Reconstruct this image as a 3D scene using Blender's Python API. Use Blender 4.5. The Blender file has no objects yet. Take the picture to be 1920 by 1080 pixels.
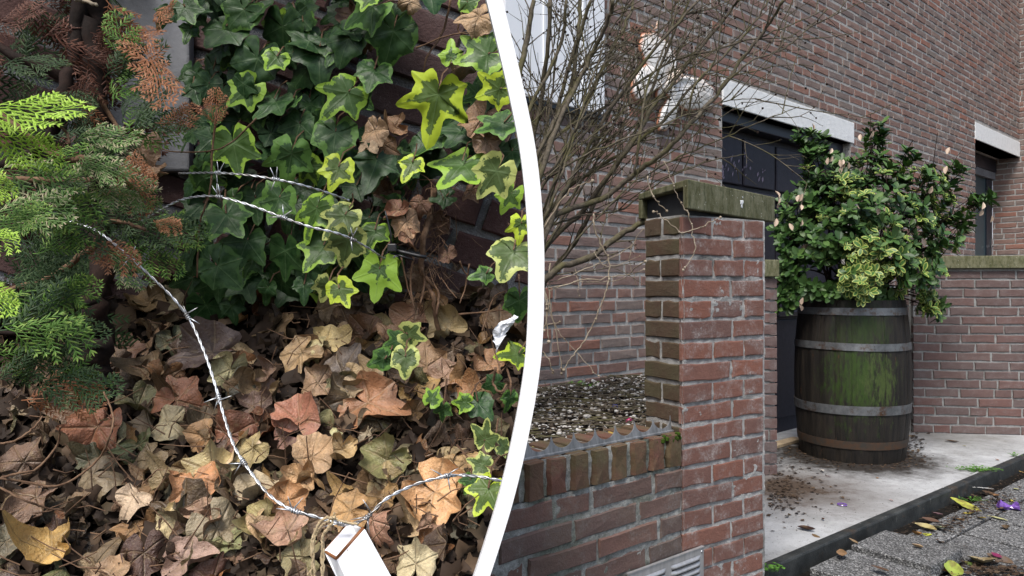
import bpy, math, random
import numpy as np
from mathutils import Vector, Matrix, noise
R = random.Random(7)
rad = math.radians
scene = bpy.context.scene
col = scene.collection
F, CX, CY, CAMZ = 1350.0, 960.0, 540.0, 1.0

# ------------------------------------------------------------ camera, sky, sun, exposure
cd = bpy.data.cameras.new('camera'); cam = bpy.data.objects.new('camera', cd); col.objects.link(cam)
cam.location = (0, 0, CAMZ); cam.rotation_euler = (rad(90), 0, 0)
cd.sensor_width = 36; cd.lens = 36 * F / 1920; cd.clip_start = .02; cd.clip_end = 300
scene.camera = cam
SUN_EL, SUN_AZ = 58, 200      # azimuth measured clockwise from +Y (behind the camera, a little left)
w = bpy.data.worlds.new('World'); scene.world = w; w.use_nodes = True
nt = w.node_tree; nt.nodes.clear()
sk = nt.nodes.new('ShaderNodeTexSky'); sk.sky_type = 'NISHITA'; sk.sun_disc = False
sk.sun_elevation = rad(SUN_EL); sk.sun_rotation = rad(SUN_AZ); sk.air_density = 1.0; sk.dust_density = 3.0; sk.ozone_density = .6
bg = nt.nodes.new('ShaderNodeBackground'); bg.inputs[1].default_value = .09
wo = nt.nodes.new('ShaderNodeOutputWorld')
nt.links.new(sk.outputs[0], bg.inputs[0]); nt.links.new(bg.outputs[0], wo.inputs[0])
sd = bpy.data.lights.new('sun', 'SUN'); sd.energy = 1.5; sd.angle = rad(18); sd.color = (1, .98, .95)
sun = bpy.data.objects.new('sun', sd); col.objects.link(sun)
az = rad(SUN_AZ); el = rad(SUN_EL)
sdir = Vector((math.sin(az) * math.cos(el), math.cos(az) * math.cos(el), math.sin(el)))
sun.rotation_euler = sdir.to_track_quat('Z', 'Y').to_euler()
scene.view_settings.view_transform = 'Standard'; scene.view_settings.look = 'None'
scene.view_settings.exposure = 1.2; scene.view_settings.gamma = 1
try: scene.view_settings.use_curve_mapping = False
except Exception: pass
scene.cycles.max_bounces = 6

# ------------------------------------------------------------ helpers
def P(px, py, Y):
    return Vector(((px - CX) / F * Y, Y, CAMZ - (py - CY) / F * Y))
def vpdir(vx):
    t = (vx - CX) / F; l = math.hypot(t, 1); return Vector((t / l, 1 / l, 0))
def on_line(P0, D, px):           # point of the line P0+s*D seen at column px (plan view)
    k = (px - CX) / F; s = (k * P0.y - P0.x) / (D.x - k * D.y); return P0 + D * s
def smooth(a, b, x):
    t = max(0, min(1, (x - a) / (b - a))); return t * t * (3 - 2 * t)

def tag(o, label=None, cat=None, group=None, kind=None):
    if label: o['label'] = label
    if cat: o['category'] = cat
    if group: o['group'] = group
    if kind: o['kind'] = kind
    return o
def thing(name, loc, label, cat, group=None):
    o = bpy.data.objects.new(name, None); o.empty_display_size = .1; o.location = loc; col.objects.link(o)
    return tag(o, label, cat, group)
def parent(o, p):
    if p is None: return
    o.parent = p
    m = Matrix.Translation(-p.location) if p.type == 'EMPTY' else Matrix.Identity(4)
    o.matrix_parent_inverse = m
def link(name, me, p=None, mw=None, color=None):
    o = bpy.data.objects.new(name, me); col.objects.link(o)
    if mw is not None: o.matrix_basis = mw
    if color is not None: o.color = color
    parent(o, p); return o
def mesh(name, v, f, mat, sm=False, attr=None):
    me = bpy.data.meshes.new(name); me.from_pydata([tuple(a) for a in v], [], f)
    me.materials.append(mat)
    if sm: me.polygons.foreach_set('use_smooth', [True] * len(me.polygons))
    if attr is not None:
        ca = me.color_attributes.new('data', 'FLOAT_COLOR', 'POINT')
        ca.data.foreach_set('color', np.asarray(attr, dtype=np.float32).ravel())
    me.update(); return me

class MB:
    def __init__(s): s.v = []; s.f = []; s.a = []
    def add(s, v, f, a=None):
        n = len(s.v); s.v += list(v); s.f += [tuple(i + n for i in q) for q in f]
        s.a += (list(a) if a is not None else [(0, 0, 0, 1)] * len(v)); return s
    def box(s, o, u, v, w):        # origin corner o, edge vectors u v w
        o, u, v, w = map(Vector, (o, u, v, w))
        pts = [o, o + u, o + u + v, o + v]; pts += [p + w for p in pts]
        fs = [(0, 3, 2, 1), (4, 5, 6, 7), (0, 1, 5, 4), (1, 2, 6, 5), (2, 3, 7, 6), (3, 0, 4, 7)]
        if u.cross(v).dot(w) < 0: fs = [tuple(reversed(q)) for q in fs]
        return s.add(pts, fs)
    def tube(s, pts, rr, seg=5, caps=True, attr=None):
        pts = [Vector(p) for p in pts]; n = len(pts)
        if not hasattr(rr, '__len__'): rr = [rr] * n
        V = []; Fc = []; up = None
        for i, p in enumerate(pts):
            t = (pts[min(i + 1, n - 1)] - pts[max(i - 1, 0)])
            if t.length < 1e-9: t = Vector((0, 0, 1))
            t.normalize()
            if up is None:
                up = Vector((0, 0, 1)) if abs(t.z) < .9 else Vector((1, 0, 0))
            a = t.cross(up)
            if a.length < 1e-6: a = t.orthogonal()
            a.normalize(); b = t.cross(a); up = -b
            for k in range(seg):
                th = 2 * math.pi * k / seg
                V.append(p + (a * math.cos(th) + b * math.sin(th)) * rr[i])
        for i in range(n - 1):
            for k in range(seg):
                k2 = (k + 1) % seg
                Fc.append((i * seg + k, i * seg + k2, (i + 1) * seg + k2, (i + 1) * seg + k))
        if caps:
            Fc.append(tuple(range(seg))[::-1]); Fc.append(tuple((n - 1) * seg + k for k in range(seg)))
        return s.add(V, Fc, [attr] * len(V) if attr else None)
    def ball(s, c, r, sx=1, sy=1, sz=1, seg=6, rings=4):
        V = [Vector(c) + Vector((0, 0, r * sz))]; Fc = []
        for i in range(1, rings):
            ph = math.pi * i / rings
            for k in range(seg):
                th = 2 * math.pi * k / seg
                V.append(Vector(c) + Vector((r * sx * math.sin(ph) * math.cos(th), r * sy * math.sin(ph) * math.sin(th), r * sz * math.cos(ph))))
        V.append(Vector(c) - Vector((0, 0, r * sz)))
        for k in range(seg): Fc.append((0, 1 + k, 1 + (k + 1) % seg))
        for i in range(rings - 2):
            for k in range(seg):
                a = 1 + i * seg; k2 = (k + 1) % seg
                Fc.append((a + k, a + seg + k, a + seg + k2, a + k2))
        l = len(V) - 1; a = 1 + (rings - 2) * seg
        for k in range(seg): Fc.append((a + k, l, a + (k + 1) % seg))
        return s.add(V, Fc)
    def build(s, name, mat, p=None, sm=False, bevel=0, attr=False):
        me = mesh(name, s.v, s.f, mat, sm, s.a if attr else None)
        o = link(name, me, p)
        if bevel:
            m = o.modifiers.new('bevel', 'BEVEL'); m.width = bevel; m.segments = 2; m.limit_method = 'ANGLE'
        return o
def catmull(pts, n=8):
    pts = [Vector(p) for p in pts]; q = [2 * pts[0] - pts[1]] + pts + [2 * pts[-1] - pts[-2]]; out = []
    for i in range(1, len(q) - 2):
        for k in range(n):
            t = k / n; a, b, c, d = q[i - 1], q[i], q[i + 1], q[i + 2]
            out.append(.5 * ((2 * b) + (c - a) * t + (2 * a - 5 * b + 4 * c - d) * t * t + (3 * b - a - 3 * c + d) * t ** 3))
    out.append(pts[-1]); return out

# ------------------------------------------------------------ materials
class Mat:
    def __init__(s, name, rough=.8, spec=.3, metal=0):
        s.m = bpy.data.materials.new(name); s.m.use_nodes = True; s.t = s.m.node_tree; s.b = s.t.nodes['Principled BSDF']
        s.b.inputs['Roughness'].default_value = rough; s.b.inputs['Specular IOR Level'].default_value = spec; s.b.inputs['Metallic'].default_value = metal
        s.tc = None
    def n(s, typ, **kw):
        x = s.t.nodes.new(typ)
        for k, v in kw.items(): setattr(x, k, v)
        return x
    def lk(s, a, b): s.t.links.new(a, b)
    def pos(s):
        if s.tc is None: s.tc = s.n('ShaderNodeNewGeometry').outputs['Position']
        return s.tc
    def mapping(s, sc, vec=None):
        m = s.n('ShaderNodeMapping'); m.inputs['Scale'].default_value = sc; s.lk(vec or s.pos(), m.inputs[0]); return m.outputs[0]
    def noise(s, scale, detail=4, rough=.6, vec=None, dist=0):
        x = s.n('ShaderNodeTexNoise'); x.inputs['Scale'].default_value = scale; x.inputs['Detail'].default_value = detail
        x.inputs['Roughness'].default_value = rough; x.inputs['Distortion'].default_value = dist; s.lk(vec or s.pos(), x.inputs['Vector']); return x.outputs['Fac']
    def vor(s, scale, vec=None, out='Distance', feat='F1'):
        x = s.n('ShaderNodeTexVoronoi', feature=feat); x.inputs['Scale'].default_value = scale; s.lk(vec or s.pos(), x.inputs['Vector']); return x.outputs[out]
    def ramp(s, fac, stops, interp='LINEAR'):
        x = s.n('ShaderNodeValToRGB'); x.color_ramp.interpolation = interp; e = x.color_ramp.elements
        while len(e) < len(stops): e.new(.5)
        for i, (p, c) in enumerate(stops):
            e[i].position = p; e[i].color = (c, c, c, 1) if not hasattr(c, '__len__') else (*c[:3], 1)
        s.lk(fac, x.inputs[0]); return x.outputs[0]
    def mix(s, fac, a, b, mode='MIX'):
        x = s.n('ShaderNodeMix', data_type='RGBA', blend_type=mode)
        for sock, v in ((x.inputs[0], fac), (x.inputs[6], a), (x.inputs[7], b)):
            if hasattr(v, 'is_output'): s.lk(v, sock)
            elif hasattr(v, '__len__'): sock.default_value = (*v[:3], 1)
            else: sock.default_value = v if sock == x.inputs[0] else (v, v, v, 1)
        return x.outputs[2]
    def math(s, op, a, b=0, c=None):
        x = s.n('ShaderNodeMath', operation=op)
        for i, v in enumerate((a, b, c)):
            if v is None: continue
            if hasattr(v, 'is_output'): s.lk(v, x.inputs[i])
            else: x.inputs[i].default_value = v
        return x.outputs[0]
    def base(s, c):
        if hasattr(c, 'is_output'): s.lk(c, s.b.inputs['Base Color'])
        else: s.b.inputs['Base Color'].default_value = (*c[:3], 1)
    def rough(s, v): s.lk(v, s.b.inputs['Roughness'])
    def bump(s, h, dist=.002, strength=.6):
        x = s.n('ShaderNodeBump'); x.inputs['Distance'].default_value = dist; x.inputs['Strength'].default_value = strength
        s.lk(h, x.inputs['Height']); s.lk(x.outputs[0], s.b.inputs['Normal'])
    def rnd(s):
        o = s.n('ShaderNodeObjectInfo').outputs['Random']; g = s.n('ShaderNodeNewGeometry').outputs['Random Per Island']
        return s.math('FRACT', s.math('ADD', s.math('MULTIPLY', o, 7.31), s.math('MULTIPLY', g, 3.77)))
    def attr(s, name='data'):
        a = s.n('ShaderNodeAttribute'); a.attribute_name = name
        x = s.n('ShaderNodeSeparateColor'); s.lk(a.outputs['Color'], x.inputs[0]); return x.outputs
    def sepz(s):
        x = s.n('ShaderNodeSeparateXYZ'); s.lk(s.pos(), x.inputs[0]); return x.outputs

def brick_mat(name, tones, bloom=.3, bloomc=(.42, .38, .36), moss=0, mossc=(.07, .075, .03), grain=1.0):
    m = Mat(name, .88, .25); r = m.rnd()
    stops = [(i / max(1, len(tones) - 1) * .96 + .02, t) for i, t in enumerate(tones)]
    c = m.ramp(r, stops, 'LINEAR')
    c = m.mix(m.math('MULTIPLY', m.noise(45, 6, .7), .55), c, (.05, .028, .024))
    b = m.ramp(m.noise(14, 5, .72), [(.48, 0), (.72, 1)])
    b2 = m.ramp(m.noise(130, 3, .7), [(.45, .25), (.62, 1)])
    c = m.mix(m.math('MULTIPLY', m.math('MULTIPLY', b, b2), bloom), c, bloomc)
    spk = m.ramp(m.noise(260, 2, .5), [(.72, 0), (.79, 1)]); c = m.mix(m.math('MULTIPLY', spk, .35 * grain), c, (.5, .46, .43))
    if moss:
        mm = m.ramp(m.noise(7, 5, .65), [(.42, 0), (.6, 1)]); c = m.mix(m.math('MULTIPLY', mm, moss), c, mossc)
    m.base(c)
    h = m.math('ADD', m.noise(110, 5, .7), m.math('MULTIPLY', m.noise(400, 2, .6), .4)); m.bump(h, .0035, .8)
    return m.m
def mortar_mat(name, a, b, moss=0):
    m = Mat(name, .95, .15); c = m.mix(m.ramp(m.noise(70, 5, .7), [(.35, 0), (.65, 1)]), a, b)
    c = m.mix(m.ramp(m.noise(300, 2, .5), [(.62, 0), (.7, .8)]), c, (.5, .49, .46))
    c = m.mix(m.ramp(m.noise(9, 4, .6), [(.5, 0), (.7, .6)]), c, (.07, .07, .055))
    if moss: c = m.mix(m.ramp(m.noise(5, 4, .6), [(.5, 0), (.62, moss)]), c, (.05, .07, .02))
    m.base(c); m.bump(m.math('ADD', m.noise(90, 5, .75), m.noise(350, 2, .6)), .004, .9); return m.m

M = {}
M['brick_house'] = brick_mat('house brick', [(.26, .158, .13), (.24, .185, .163), (.295, .165, .128), (.20, .152, .138), (.285, .222, .19), (.335, .158, .112), (.235, .20, .176), (.27, .152, .122)], .4, (.38, .35, .32))
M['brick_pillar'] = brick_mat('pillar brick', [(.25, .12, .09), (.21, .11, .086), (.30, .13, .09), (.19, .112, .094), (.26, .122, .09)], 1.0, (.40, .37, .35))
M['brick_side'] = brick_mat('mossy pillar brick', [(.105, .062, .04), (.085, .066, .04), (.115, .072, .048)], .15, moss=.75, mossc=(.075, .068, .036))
M['brick_low'] = brick_mat('low wall brick', [(.195, .125, .104), (.165, .11, .094), (.22, .126, .10), (.145, .106, .094), (.20, .135, .114)], .7, (.28, .26, .25), moss=.12)
M['brick_top'] = brick_mat('rowlock brick', [(.15, .085, .06), (.19, .085, .062), (.13, .08, .052), (.16, .095, .062)], .3, (.28, .26, .2), moss=.55, mossc=(.085, .085, .035))
M['brick_far'] = brick_mat('garden wall brick', [(.17, .11, .10), (.15, .112, .105), (.195, .11, .095), (.16, .125, .118), (.185, .125, .112)], .5, (.3, .28, .27))
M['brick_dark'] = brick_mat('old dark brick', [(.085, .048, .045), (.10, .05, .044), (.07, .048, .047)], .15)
M['mortar_house'] = mortar_mat('house mortar', (.34, .33, .31), (.48, .465, .44))
M['mortar_light'] = mortar_mat('pillar mortar', (.30, .30, .29), (.46, .45, .43))
M['mortar_low'] = mortar_mat('low wall mortar', (.20, .205, .19), (.44, .44, .41), .5)
M['mortar_far'] = mortar_mat('garden wall mortar', (.24, .24, .23), (.36, .36, .35))
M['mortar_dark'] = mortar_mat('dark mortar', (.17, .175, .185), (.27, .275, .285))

def simple(name, c, rough=.6, spec=.3, metal=0, var=.0, bumps=None, dark=None):
    m = Mat(name, rough, spec, metal)
    if var: m.base(m.mix(m.ramp(m.noise(30, 5, .65), [(.35, 0), (.68, 1)]), c, dark or tuple(x * (1 - var) for x in c)))
    else: m.base(c)
    if bumps: m.bump(m.noise(bumps[0], 4, .65), bumps[1], .6)
    return m.m
M['white'] = simple('white gloss paint', (.90, .90, .90), .45, .4)
M['navy'] = simple('navy door paint', (.026, .025, .038), .5, .3, var=.35, bumps=(60, .002))
M['navy_trim'] = simple('navy trim paint', (.016, .016, .026), .4, .4, var=.3)
M['flake'] = simple('peeling paint flake', (.30, .26, .36), .5, .4, var=.6)
M['teal'] = simple('teal door paint', (.035, .07, .085), .35, .5, var=.15)
M['teal_dark'] = simple('dark door paint', (.012, .018, .03), .35, .5)
M['chrome'] = simple('brushed steel', (.55, .55, .56), .3, .5, 1)
M['plastic_blue'] = simple('blue plastic', (.02, .04, .3), .3)
M['plastic_pink'] = simple('pink plastic', (.6, .02, .18), .35)
M['plastic_purple'] = simple('purple foil', (.2, .09, .42), .22, .6, var=.5)
M['pink_paper'] = simple('pink paper', (.62, .36, .42), .8)
M['black_tie'] = simple('black plastic', (.012, .012, .013), .35, .5)
M['soil'] = simple('dark soil', (.014, .010, .007), .95, .1, var=.6, bumps=(60, .01))
M['white_plastic'] = simple('white plastic film', (.75, .76, .78), .4, .3)
M['glass_dark'] = simple('dark glass', (.02, .03, .035), .08, .6)

m = Mat('white rendered lintel', .8, .2)
c = m.mix(m.ramp(m.noise(22, 6, .7), [(.45, 0), (.75, .5)]), (.78, .79, .78), (.52, .53, .52))
c = m.mix(m.ramp(m.noise(90, 3, .6), [(.68, 0), (.74, .9)]), c, (.2, .19, .17)); m.base(c); m.bump(m.noise(50, 5, .7), .006, .7); M['lintel'] = m.m
m = Mat('grey render', .9, .2)
c = m.mix(m.ramp(m.noise(8, 6, .7), [(.35, 0), (.7, 1)]), (.15, .155, .165), (.24, .245, .26)); m.base(c); m.bump(m.noise(60, 4, .7), .003, .6); M['grey_render'] = m.m
# mossy concrete coping
m = Mat('mossy concrete', .9, .2)
c = m.mix(m.ramp(m.noise(1, 6, .72, m.mapping((34, 34, 15))), [(.35, 0), (.62, 1)]), (.085, .085, .038), (.19, .185, .115))
c = m.mix(m.ramp(m.noise(1, 5, .7, m.mapping((60, 60, 22))), [(.52, 0), (.68, .85)]), c, (.045, .055, .025))
c = m.mix(m.ramp(m.vor(70), [(.0, .9), (.12, .9), (.17, 0)]), c, m.mix(m.ramp(m.noise(20, 3), [(.5, 0), (.6, .8)]), (.12, .12, .06), (.52, .52, .44)))
m.base(c); m.bump(m.noise(120, 5, .7), .003, .7); M['coping'] = m.m
# slab
m = Mat('stained concrete slab', .85, .25); z = m.sepz()
c = m.mix(m.ramp(m.noise(9, 7, .7), [(.3, 0), (.7, 1)]), (.34, .345, .345), (.50, .505, .505))
c = m.mix(m.ramp(m.noise(200, 2, .6), [(.55, 0), (.75, .5)]), c, (.2, .2, .19))
c = m.mix(m.ramp(m.noise(4, 7, .75), [(.48, 0), (.66, .6)]), c, (.19, .185, .17))
c = m.mix(m.ramp(m.noise(55, 3, .7), [(.6, 0), (.68, .7)]), c, (.13, .125, .115))
# rust-brown dirt patch beside the pillar and round the barrel (own shape: noise and distance)
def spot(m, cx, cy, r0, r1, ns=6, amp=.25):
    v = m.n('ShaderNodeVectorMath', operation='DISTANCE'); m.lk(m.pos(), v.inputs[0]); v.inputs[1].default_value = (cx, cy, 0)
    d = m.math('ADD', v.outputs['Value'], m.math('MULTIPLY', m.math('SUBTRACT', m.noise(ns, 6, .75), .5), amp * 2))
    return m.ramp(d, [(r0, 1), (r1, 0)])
c = m.mix(m.math('MULTIPLY', spot(m, 1.38, 3.62, .12, .60, 8, .42), .95), c, (.06, .036, .02))
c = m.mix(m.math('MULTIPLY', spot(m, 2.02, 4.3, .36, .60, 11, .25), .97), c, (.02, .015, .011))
c = m.mix(m.math('MULTIPLY', spot(m, 2.9, 4.9, .2, .6, 7, .3), .5), c, (.08, .07, .05))
m.base(c); m.bump(m.noise(150, 4, .7), .002, .6); M['slab'] = m.m
m = Mat('washed aggregate paving', .9, .25)
g = m.vor(210, out='Color'); gg = m.n('ShaderNodeSeparateColor'); m.lk(g, gg.inputs[0])
c = m.ramp(gg.outputs[0], [(.0, (.035, .035, .036)), (.4, (.10, .10, .10)), (.75, (.22, .22, .215)), (1, (.48, .48, .47))])
c = m.mix(m.ramp(m.noise(6, 5, .7), [(.4, 0), (.7, .45)]), c, (.04, .038, .034)); c = m.mix(m.math('MULTIPLY', m.rnd(), .2), c, (.06, .06, .06))
m.base(c); m.bump(m.vor(210), .004, .8); M['paver'] = m.m
m = Mat('black kerb stone', .6, .4)
c = m.mix(m.ramp(m.noise(12, 6, .75), [(.4, 0), (.7, 1)]), (.018, .02, .02), (.055, .058, .055))
c = m.mix(m.ramp(m.noise(1, 5, .7, m.mapping((30, 30, 8))), [(.64, 0), (.72, .8)]), c, (.24, .24, .22))
c = m.mix(m.ramp(m.noise(7, 5, .7), [(.55, 0), (.68, .55)]), c, (.08, .05, .028)); m.base(c); m.bump(m.noise(90, 5, .7), .003, .6); M['kerb'] = m.m
m = Mat('dirt', .95, .1); c = m.mix(m.ramp(m.noise(60, 6, .75), [(.4, 0), (.65, 1)]), (.016, .013, .01), (.06, .045, .032)); m.base(c); m.bump(m.noise(60, 6, .8), .012, 1); M['dirt'] = m.m
M['joint'] = simple('black joint dirt', (.014, .012, .010), .95, .1, var=.4)
# barrel wood
m = Mat('mossy barrel oak', .6, .35)
n1 = m.noise(1, 6, .7, m.mapping((34, 34, 3))); c = m.mix(m.ramp(n1, [(.38, 0), (.66, 1)]), (.006, .005, .004), (.036, .028, .020))
c = m.mix(m.ramp(m.noise(1, 6, .75, m.mapping((90, 90, 4))), [(.5, 0), (.7, .7)]), c, (.012, .010, .008))
r = m.rnd(); c = m.mix(m.math('MULTIPLY', r, .6), c, (.012, .010, .009)); c = m.mix(m.ramp(m.noise(1, 5, .75, m.mapping((70, 70, 2.2))), [(.56, 0), (.64, .9)]), c, (.004, .004, .004)); c = m.mix(m.ramp(m.noise(1, 4, .75, m.mapping((26, 26, 6))), [(.66, 0), (.72, .8)]), c, (.13, .055, .025))
def blob(m, cx, cy, cz, r0, r1, ns, amp, sc=(1, 1, 1)):
    v = m.n('ShaderNodeVectorMath', operation='DISTANCE'); mp = m.mapping(sc); m.lk(mp, v.inputs[0]); v.inputs[1].default_value = (cx * sc[0], cy * sc[1], cz * sc[2])
    d = m.math('ADD', v.outputs['Value'], m.math('MULTIPLY', m.math('SUBTRACT', m.noise(1, 6, .75, m.mapping((ns, ns, ns * .3))), .5), amp)); return m.ramp(d, [(r0, 1), (r1, 0)])
gm = (.028, .058, .006)
c = m.mix(m.math('MULTIPLY', blob(m, 1.92, 4.03, .50, .02, .19, 50, .8, (1, 1, .6)), .9), c, gm)
c = m.mix(m.math('MULTIPLY', blob(m, 2.08, 4.05, .46, -.06, .10, 60, .7, (1, 1, .6)), .95), c, (.05, .074, .017))
c = m.mix(m.math('MULTIPLY', blob(m, 1.98, 4.03, .79, .02, .18, 44, .6, (1, 1, 1.1)), .9), c, (.022, .042, .006))
m.base(c); m.bump(m.noise(1, 6, .7, m.mapping((120, 120, 6))), .004, .8); M['oak'] = m.m
m = Mat('galvanised hoop', .5, .5, .55)
c = m.mix(m.ramp(m.noise(14, 6, .7), [(.35, 0), (.7, 1)]), (.09, .095, .10), (.22, .23, .235)); c = m.mix(m.ramp(m.noise(10, 6, .8), [(.52, 0), (.64, .9)]), c, (.085, .042, .02)); m.base(c); m.bump(m.noise(60, 4), .001, .4); M['hoop'] = m.m
m = Mat('rusty hoop', .7, .3, .2); c = m.mix(m.ramp(m.noise(14, 6, .75), [(.4, 0), (.62, 1)]), (.045, .042, .036), (.085, .045, .025)); m.base(c); M['rust_hoop'] = m.m
m = Mat('galvanised steel', .55, .5, .5); c = m.mix(m.ramp(m.noise(1, 5, .7, m.mapping((50, 50, 8))), [(.35, 0), (.7, 1)]), (.16, .165, .17), (.38, .39, .395)); m.base(c); M['galv'] = m.m
m = Mat('grille steel', .4, .5, .5); c = m.mix(m.ramp(m.noise(1, 5, .7, m.mapping((60, 60, 9))), [(.35, 0), (.7, 1)]), (.50, .50, .50), (.36, .355, .345)); m.base(c); M['grille'] = m.m
m = Mat('barbed wire steel', .4, .5, .8); m.base(m.mix(m.ramp(m.noise(60, 4, .7), [(.45, 0), (.62, .9)]), (.66, .68, .70), (.26, .24, .22))); M['wire'] = m.m
# bark
def bark(name, a, b, cc, scl=60):
    m = Mat(name, .85, .2); c = m.mix(m.ramp(m.noise(scl, 5, .7), [(.35, 0), (.65, 1)]), a, b); c = m.mix(m.ramp(m.noise(9, 4, .7), [(.45, 0), (.65, .8)]), c, cc); m.base(c); m.bump(m.noise(scl * 2, 4, .7), .002, .6); return m.m
M['bark'] = bark('shrub bark', (.05, .042, .03), (.14, .118, .088), (.085, .08, .028))
M['bark_pale'] = bark('dead vine', (.28, .23, .16), (.42, .36, .28), (.16, .12, .08))
M['bark_dark'] = bark('conifer bark', (.014, .009, .007), (.036, .02, .015), (.008, .006, .005))
M['stem_red'] = bark('brown ivy stem', (.11, .06, .035), (.24, .15, .09), (.07, .04, .025), 120)
M['twine'] = bark('frayed twine', (.48, .36, .2), (.66, .54, .34), (.4, .3, .18), 200)
M['plank'] = bark('sawn timber', (.36, .27, .17), (.5, .4, .27), (.25, .19, .13))
# ivy leaf
m = Mat('ivy leaf', .42, .26); a = m.attr(); oi = m.n('ShaderNodeObjectInfo')
tcn = m.n('ShaderNodeTexCoord').outputs['Object']
nz = m.math('MULTIPLY', m.math('SUBTRACT', m.noise(2.6, 4, .65, tcn), .5), 1.5)
e = m.math('ADD', m.math('SUBTRACT', a[0], nz), m.math('MULTIPLY', a[1], .22))
mask = m.ramp(m.math('ADD', e, m.math('SUBTRACT', oi.outputs['Alpha'], .5)), [(.66, 0), (.72, 1)])
dk = m.mix(m.ramp(m.noise(3.1, 4, .6, tcn), [(.4, 0), (.6, 1)]), (.009, .034, .008), (.036, .078, .026))
dk = m.mix(.12, dk, oi.outputs['Color'], 'MIX')
c = m.mix(mask, dk, oi.outputs['Color'])
vein = m.ramp(a[1], [(.0, .5), (.028, 0)]); c = m.mix(m.math('MULTIPLY', vein, .6), c, (.17, .24, .11))
blem = m.ramp(m.noise(9, 3, .6, tcn), [(.68, 0), (.73, .7)]); c = m.mix(blem, c, (.08, .05, .025))
m.base(c); m.bump(m.math('ADD', m.ramp(a[1], [(0, 0), (.08, .5)]), m.noise(6, 4, .6, tcn)), .0012, .5)
m.b.inputs['Subsurface Weight'].default_value = 0
M['ivy'] = m.m
# dead leaf
m = Mat('dead leaf', .40, .45); a = m.attr(); oi = m.n('ShaderNodeObjectInfo'); tcn = m.n('ShaderNodeTexCoord').outputs['Object']
c = m.mix(m.ramp(m.noise(1.8, 5, .7, tcn), [(.40, 0), (.72, .6)]), oi.outputs['Color'], (.07, .04, .022))
c = m.mix(m.ramp(m.noise(4.5, 3, .6, tcn), [(.56, 0), (.7, .5)]), c, (.30, .22, .12))
c = m.mix(m.ramp(a[1], [(0, .4), (.06, 0)]), c, (.34, .25, .15)); c = m.mix(m.ramp(m.noise(22, 3, .6, tcn), [(.64, 0), (.69, .8)]), c, (.03, .018, .01))
m.base(c); m.bump(m.math('ADD', m.ramp(a[1], [(0, 1), (.1, .2), (.4, 0)]), m.math('ADD', m.noise(4, 4, .7, tcn), m.noise(14, 3, .6, tcn))), .003, .7); M['dead'] = m.m
m = Mat('leaf crumbs', .75, .25); c = m.ramp(m.rnd(), [(0, (.010, .007, .005)), (.4, (.026, .016, .010)), (.65, (.055, .034, .021)), (.88, (.15, .10, .06)), (1, (.05, .038, .02))]); c = m.mix(m.math('MULTIPLY', m.noise(60, 4, .7), .6), c, (.04, .024, .014)); m.base(c); M['crumb'] = m.m
# euonymus
m = Mat('euonymus leaf', .46, .35); a = m.attr(); r = m.rnd()
g = m.ramp(r, [(0, (.016, .046, .011)), (.4, (.036, .084, .018)), (.75, (.06, .125, .03)), (1, (.10, .175, .045))])
mk_ = m.math('MULTIPLY', m.ramp(m.math('ADD', a[0], m.math('MULTIPLY', m.noise(60, 2), .3)), [(.62, 0), (.78, 1)]), a[1])
c = m.mix(mk_, g, (.32, .37, .09)); c = m.mix(m.math('MULTIPLY', a[1], m.math('SUBTRACT', 1, mk_)), c, (.055, .13, .025)); c = m.mix(a[2], c, (.48, .37, .28))
m.base(c); M['euonymus'] = m.m
# conifer
def conifer(name, a, b, tip):
    m = Mat(name, .6, .3); at = m.attr(); c = m.mix(m.noise(90, 3, .6), a, b); c = m.mix(m.ramp(at[0], [(.55, 0), (1, .9)]), c, tip); m.base(c); m.bump(m.noise(500, 2), .001, .5); return m.m
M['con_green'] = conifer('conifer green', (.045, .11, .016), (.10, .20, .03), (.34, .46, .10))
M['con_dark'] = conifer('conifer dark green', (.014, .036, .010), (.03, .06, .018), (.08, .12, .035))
M['con_lime'] = conifer('conifer lime', (.24, .42, .03), (.36, .54, .07), (.5, .64, .14))
M['con_dry_lit'] = conifer('conifer dry lit tips', (.07, .16, .04), (.16, .24, .07), (.70, .52, .38))  # dry tan tips; the brightness of lit sprays is put into the colour
M['con_brown'] = conifer('conifer brown', (.16, .06, .025), (.34, .14, .06), (.5, .26, .14))
M['con_deadbrown'] = conifer('conifer dead brown', (.06, .022, .014), (.11, .04, .022), (.16, .07, .04))
m = Mat('pebble mix', .7, .3); c = m.ramp(m.rnd(), [(0, (.012, .009, .007)), (.38, (.04, .028, .018)), (.54, (.12, .095, .07)), (.66, (.28, .26, .23)), (.86, (.55, .54, .52)), (1, (.7, .69, .66))]); m.base(m.mix(m.math('MULTIPLY', m.noise(60, 3), .5), c, (.10, .08, .06))); M['pebble'] = m.m
m = Mat('fallen leaf', .55, .3); c = m.mix(m.ramp(m.noise(25, 3), [(.45, 0), (.6, .6)]), m.n('ShaderNodeObjectInfo').outputs['Color'], (.12, .07, .03)); m.base(c); M['fallen'] = m.m
m = Mat('white ceramic', .3, .5); c = m.mix(m.ramp(m.noise(9, 4), [(.45, 0), (.62, .6)]), (.80, .78, .74), (.62, .52, .42)); a = m.attr(); c = m.mix(m.ramp(a[0], [(.93, 0), (1, .9)]), c, (.42, .14, .05)); m.base(c); M['ceramic'] = m.m
M['berry'] = simple('glazed berry', (.5, .25, .12), .3, .5, var=.6, dark=(.75, .68, .6))
m = Mat('pale painted board', .5, .3); m.base(m.mix(m.ramp(m.noise(5, 5, .6), [(.4, 0), (.7, .5)]), (.84, .86, .88), (.74, .77, .80))); M['board'] = m.m
M['moss'] = simple('moss', (.05, .09, .012), .95, .1, var=.6, bumps=(200, .004))
M['weed'] = simple('weed leaf', (.10, .24, .03), .5, .3, var=.4)

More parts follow.
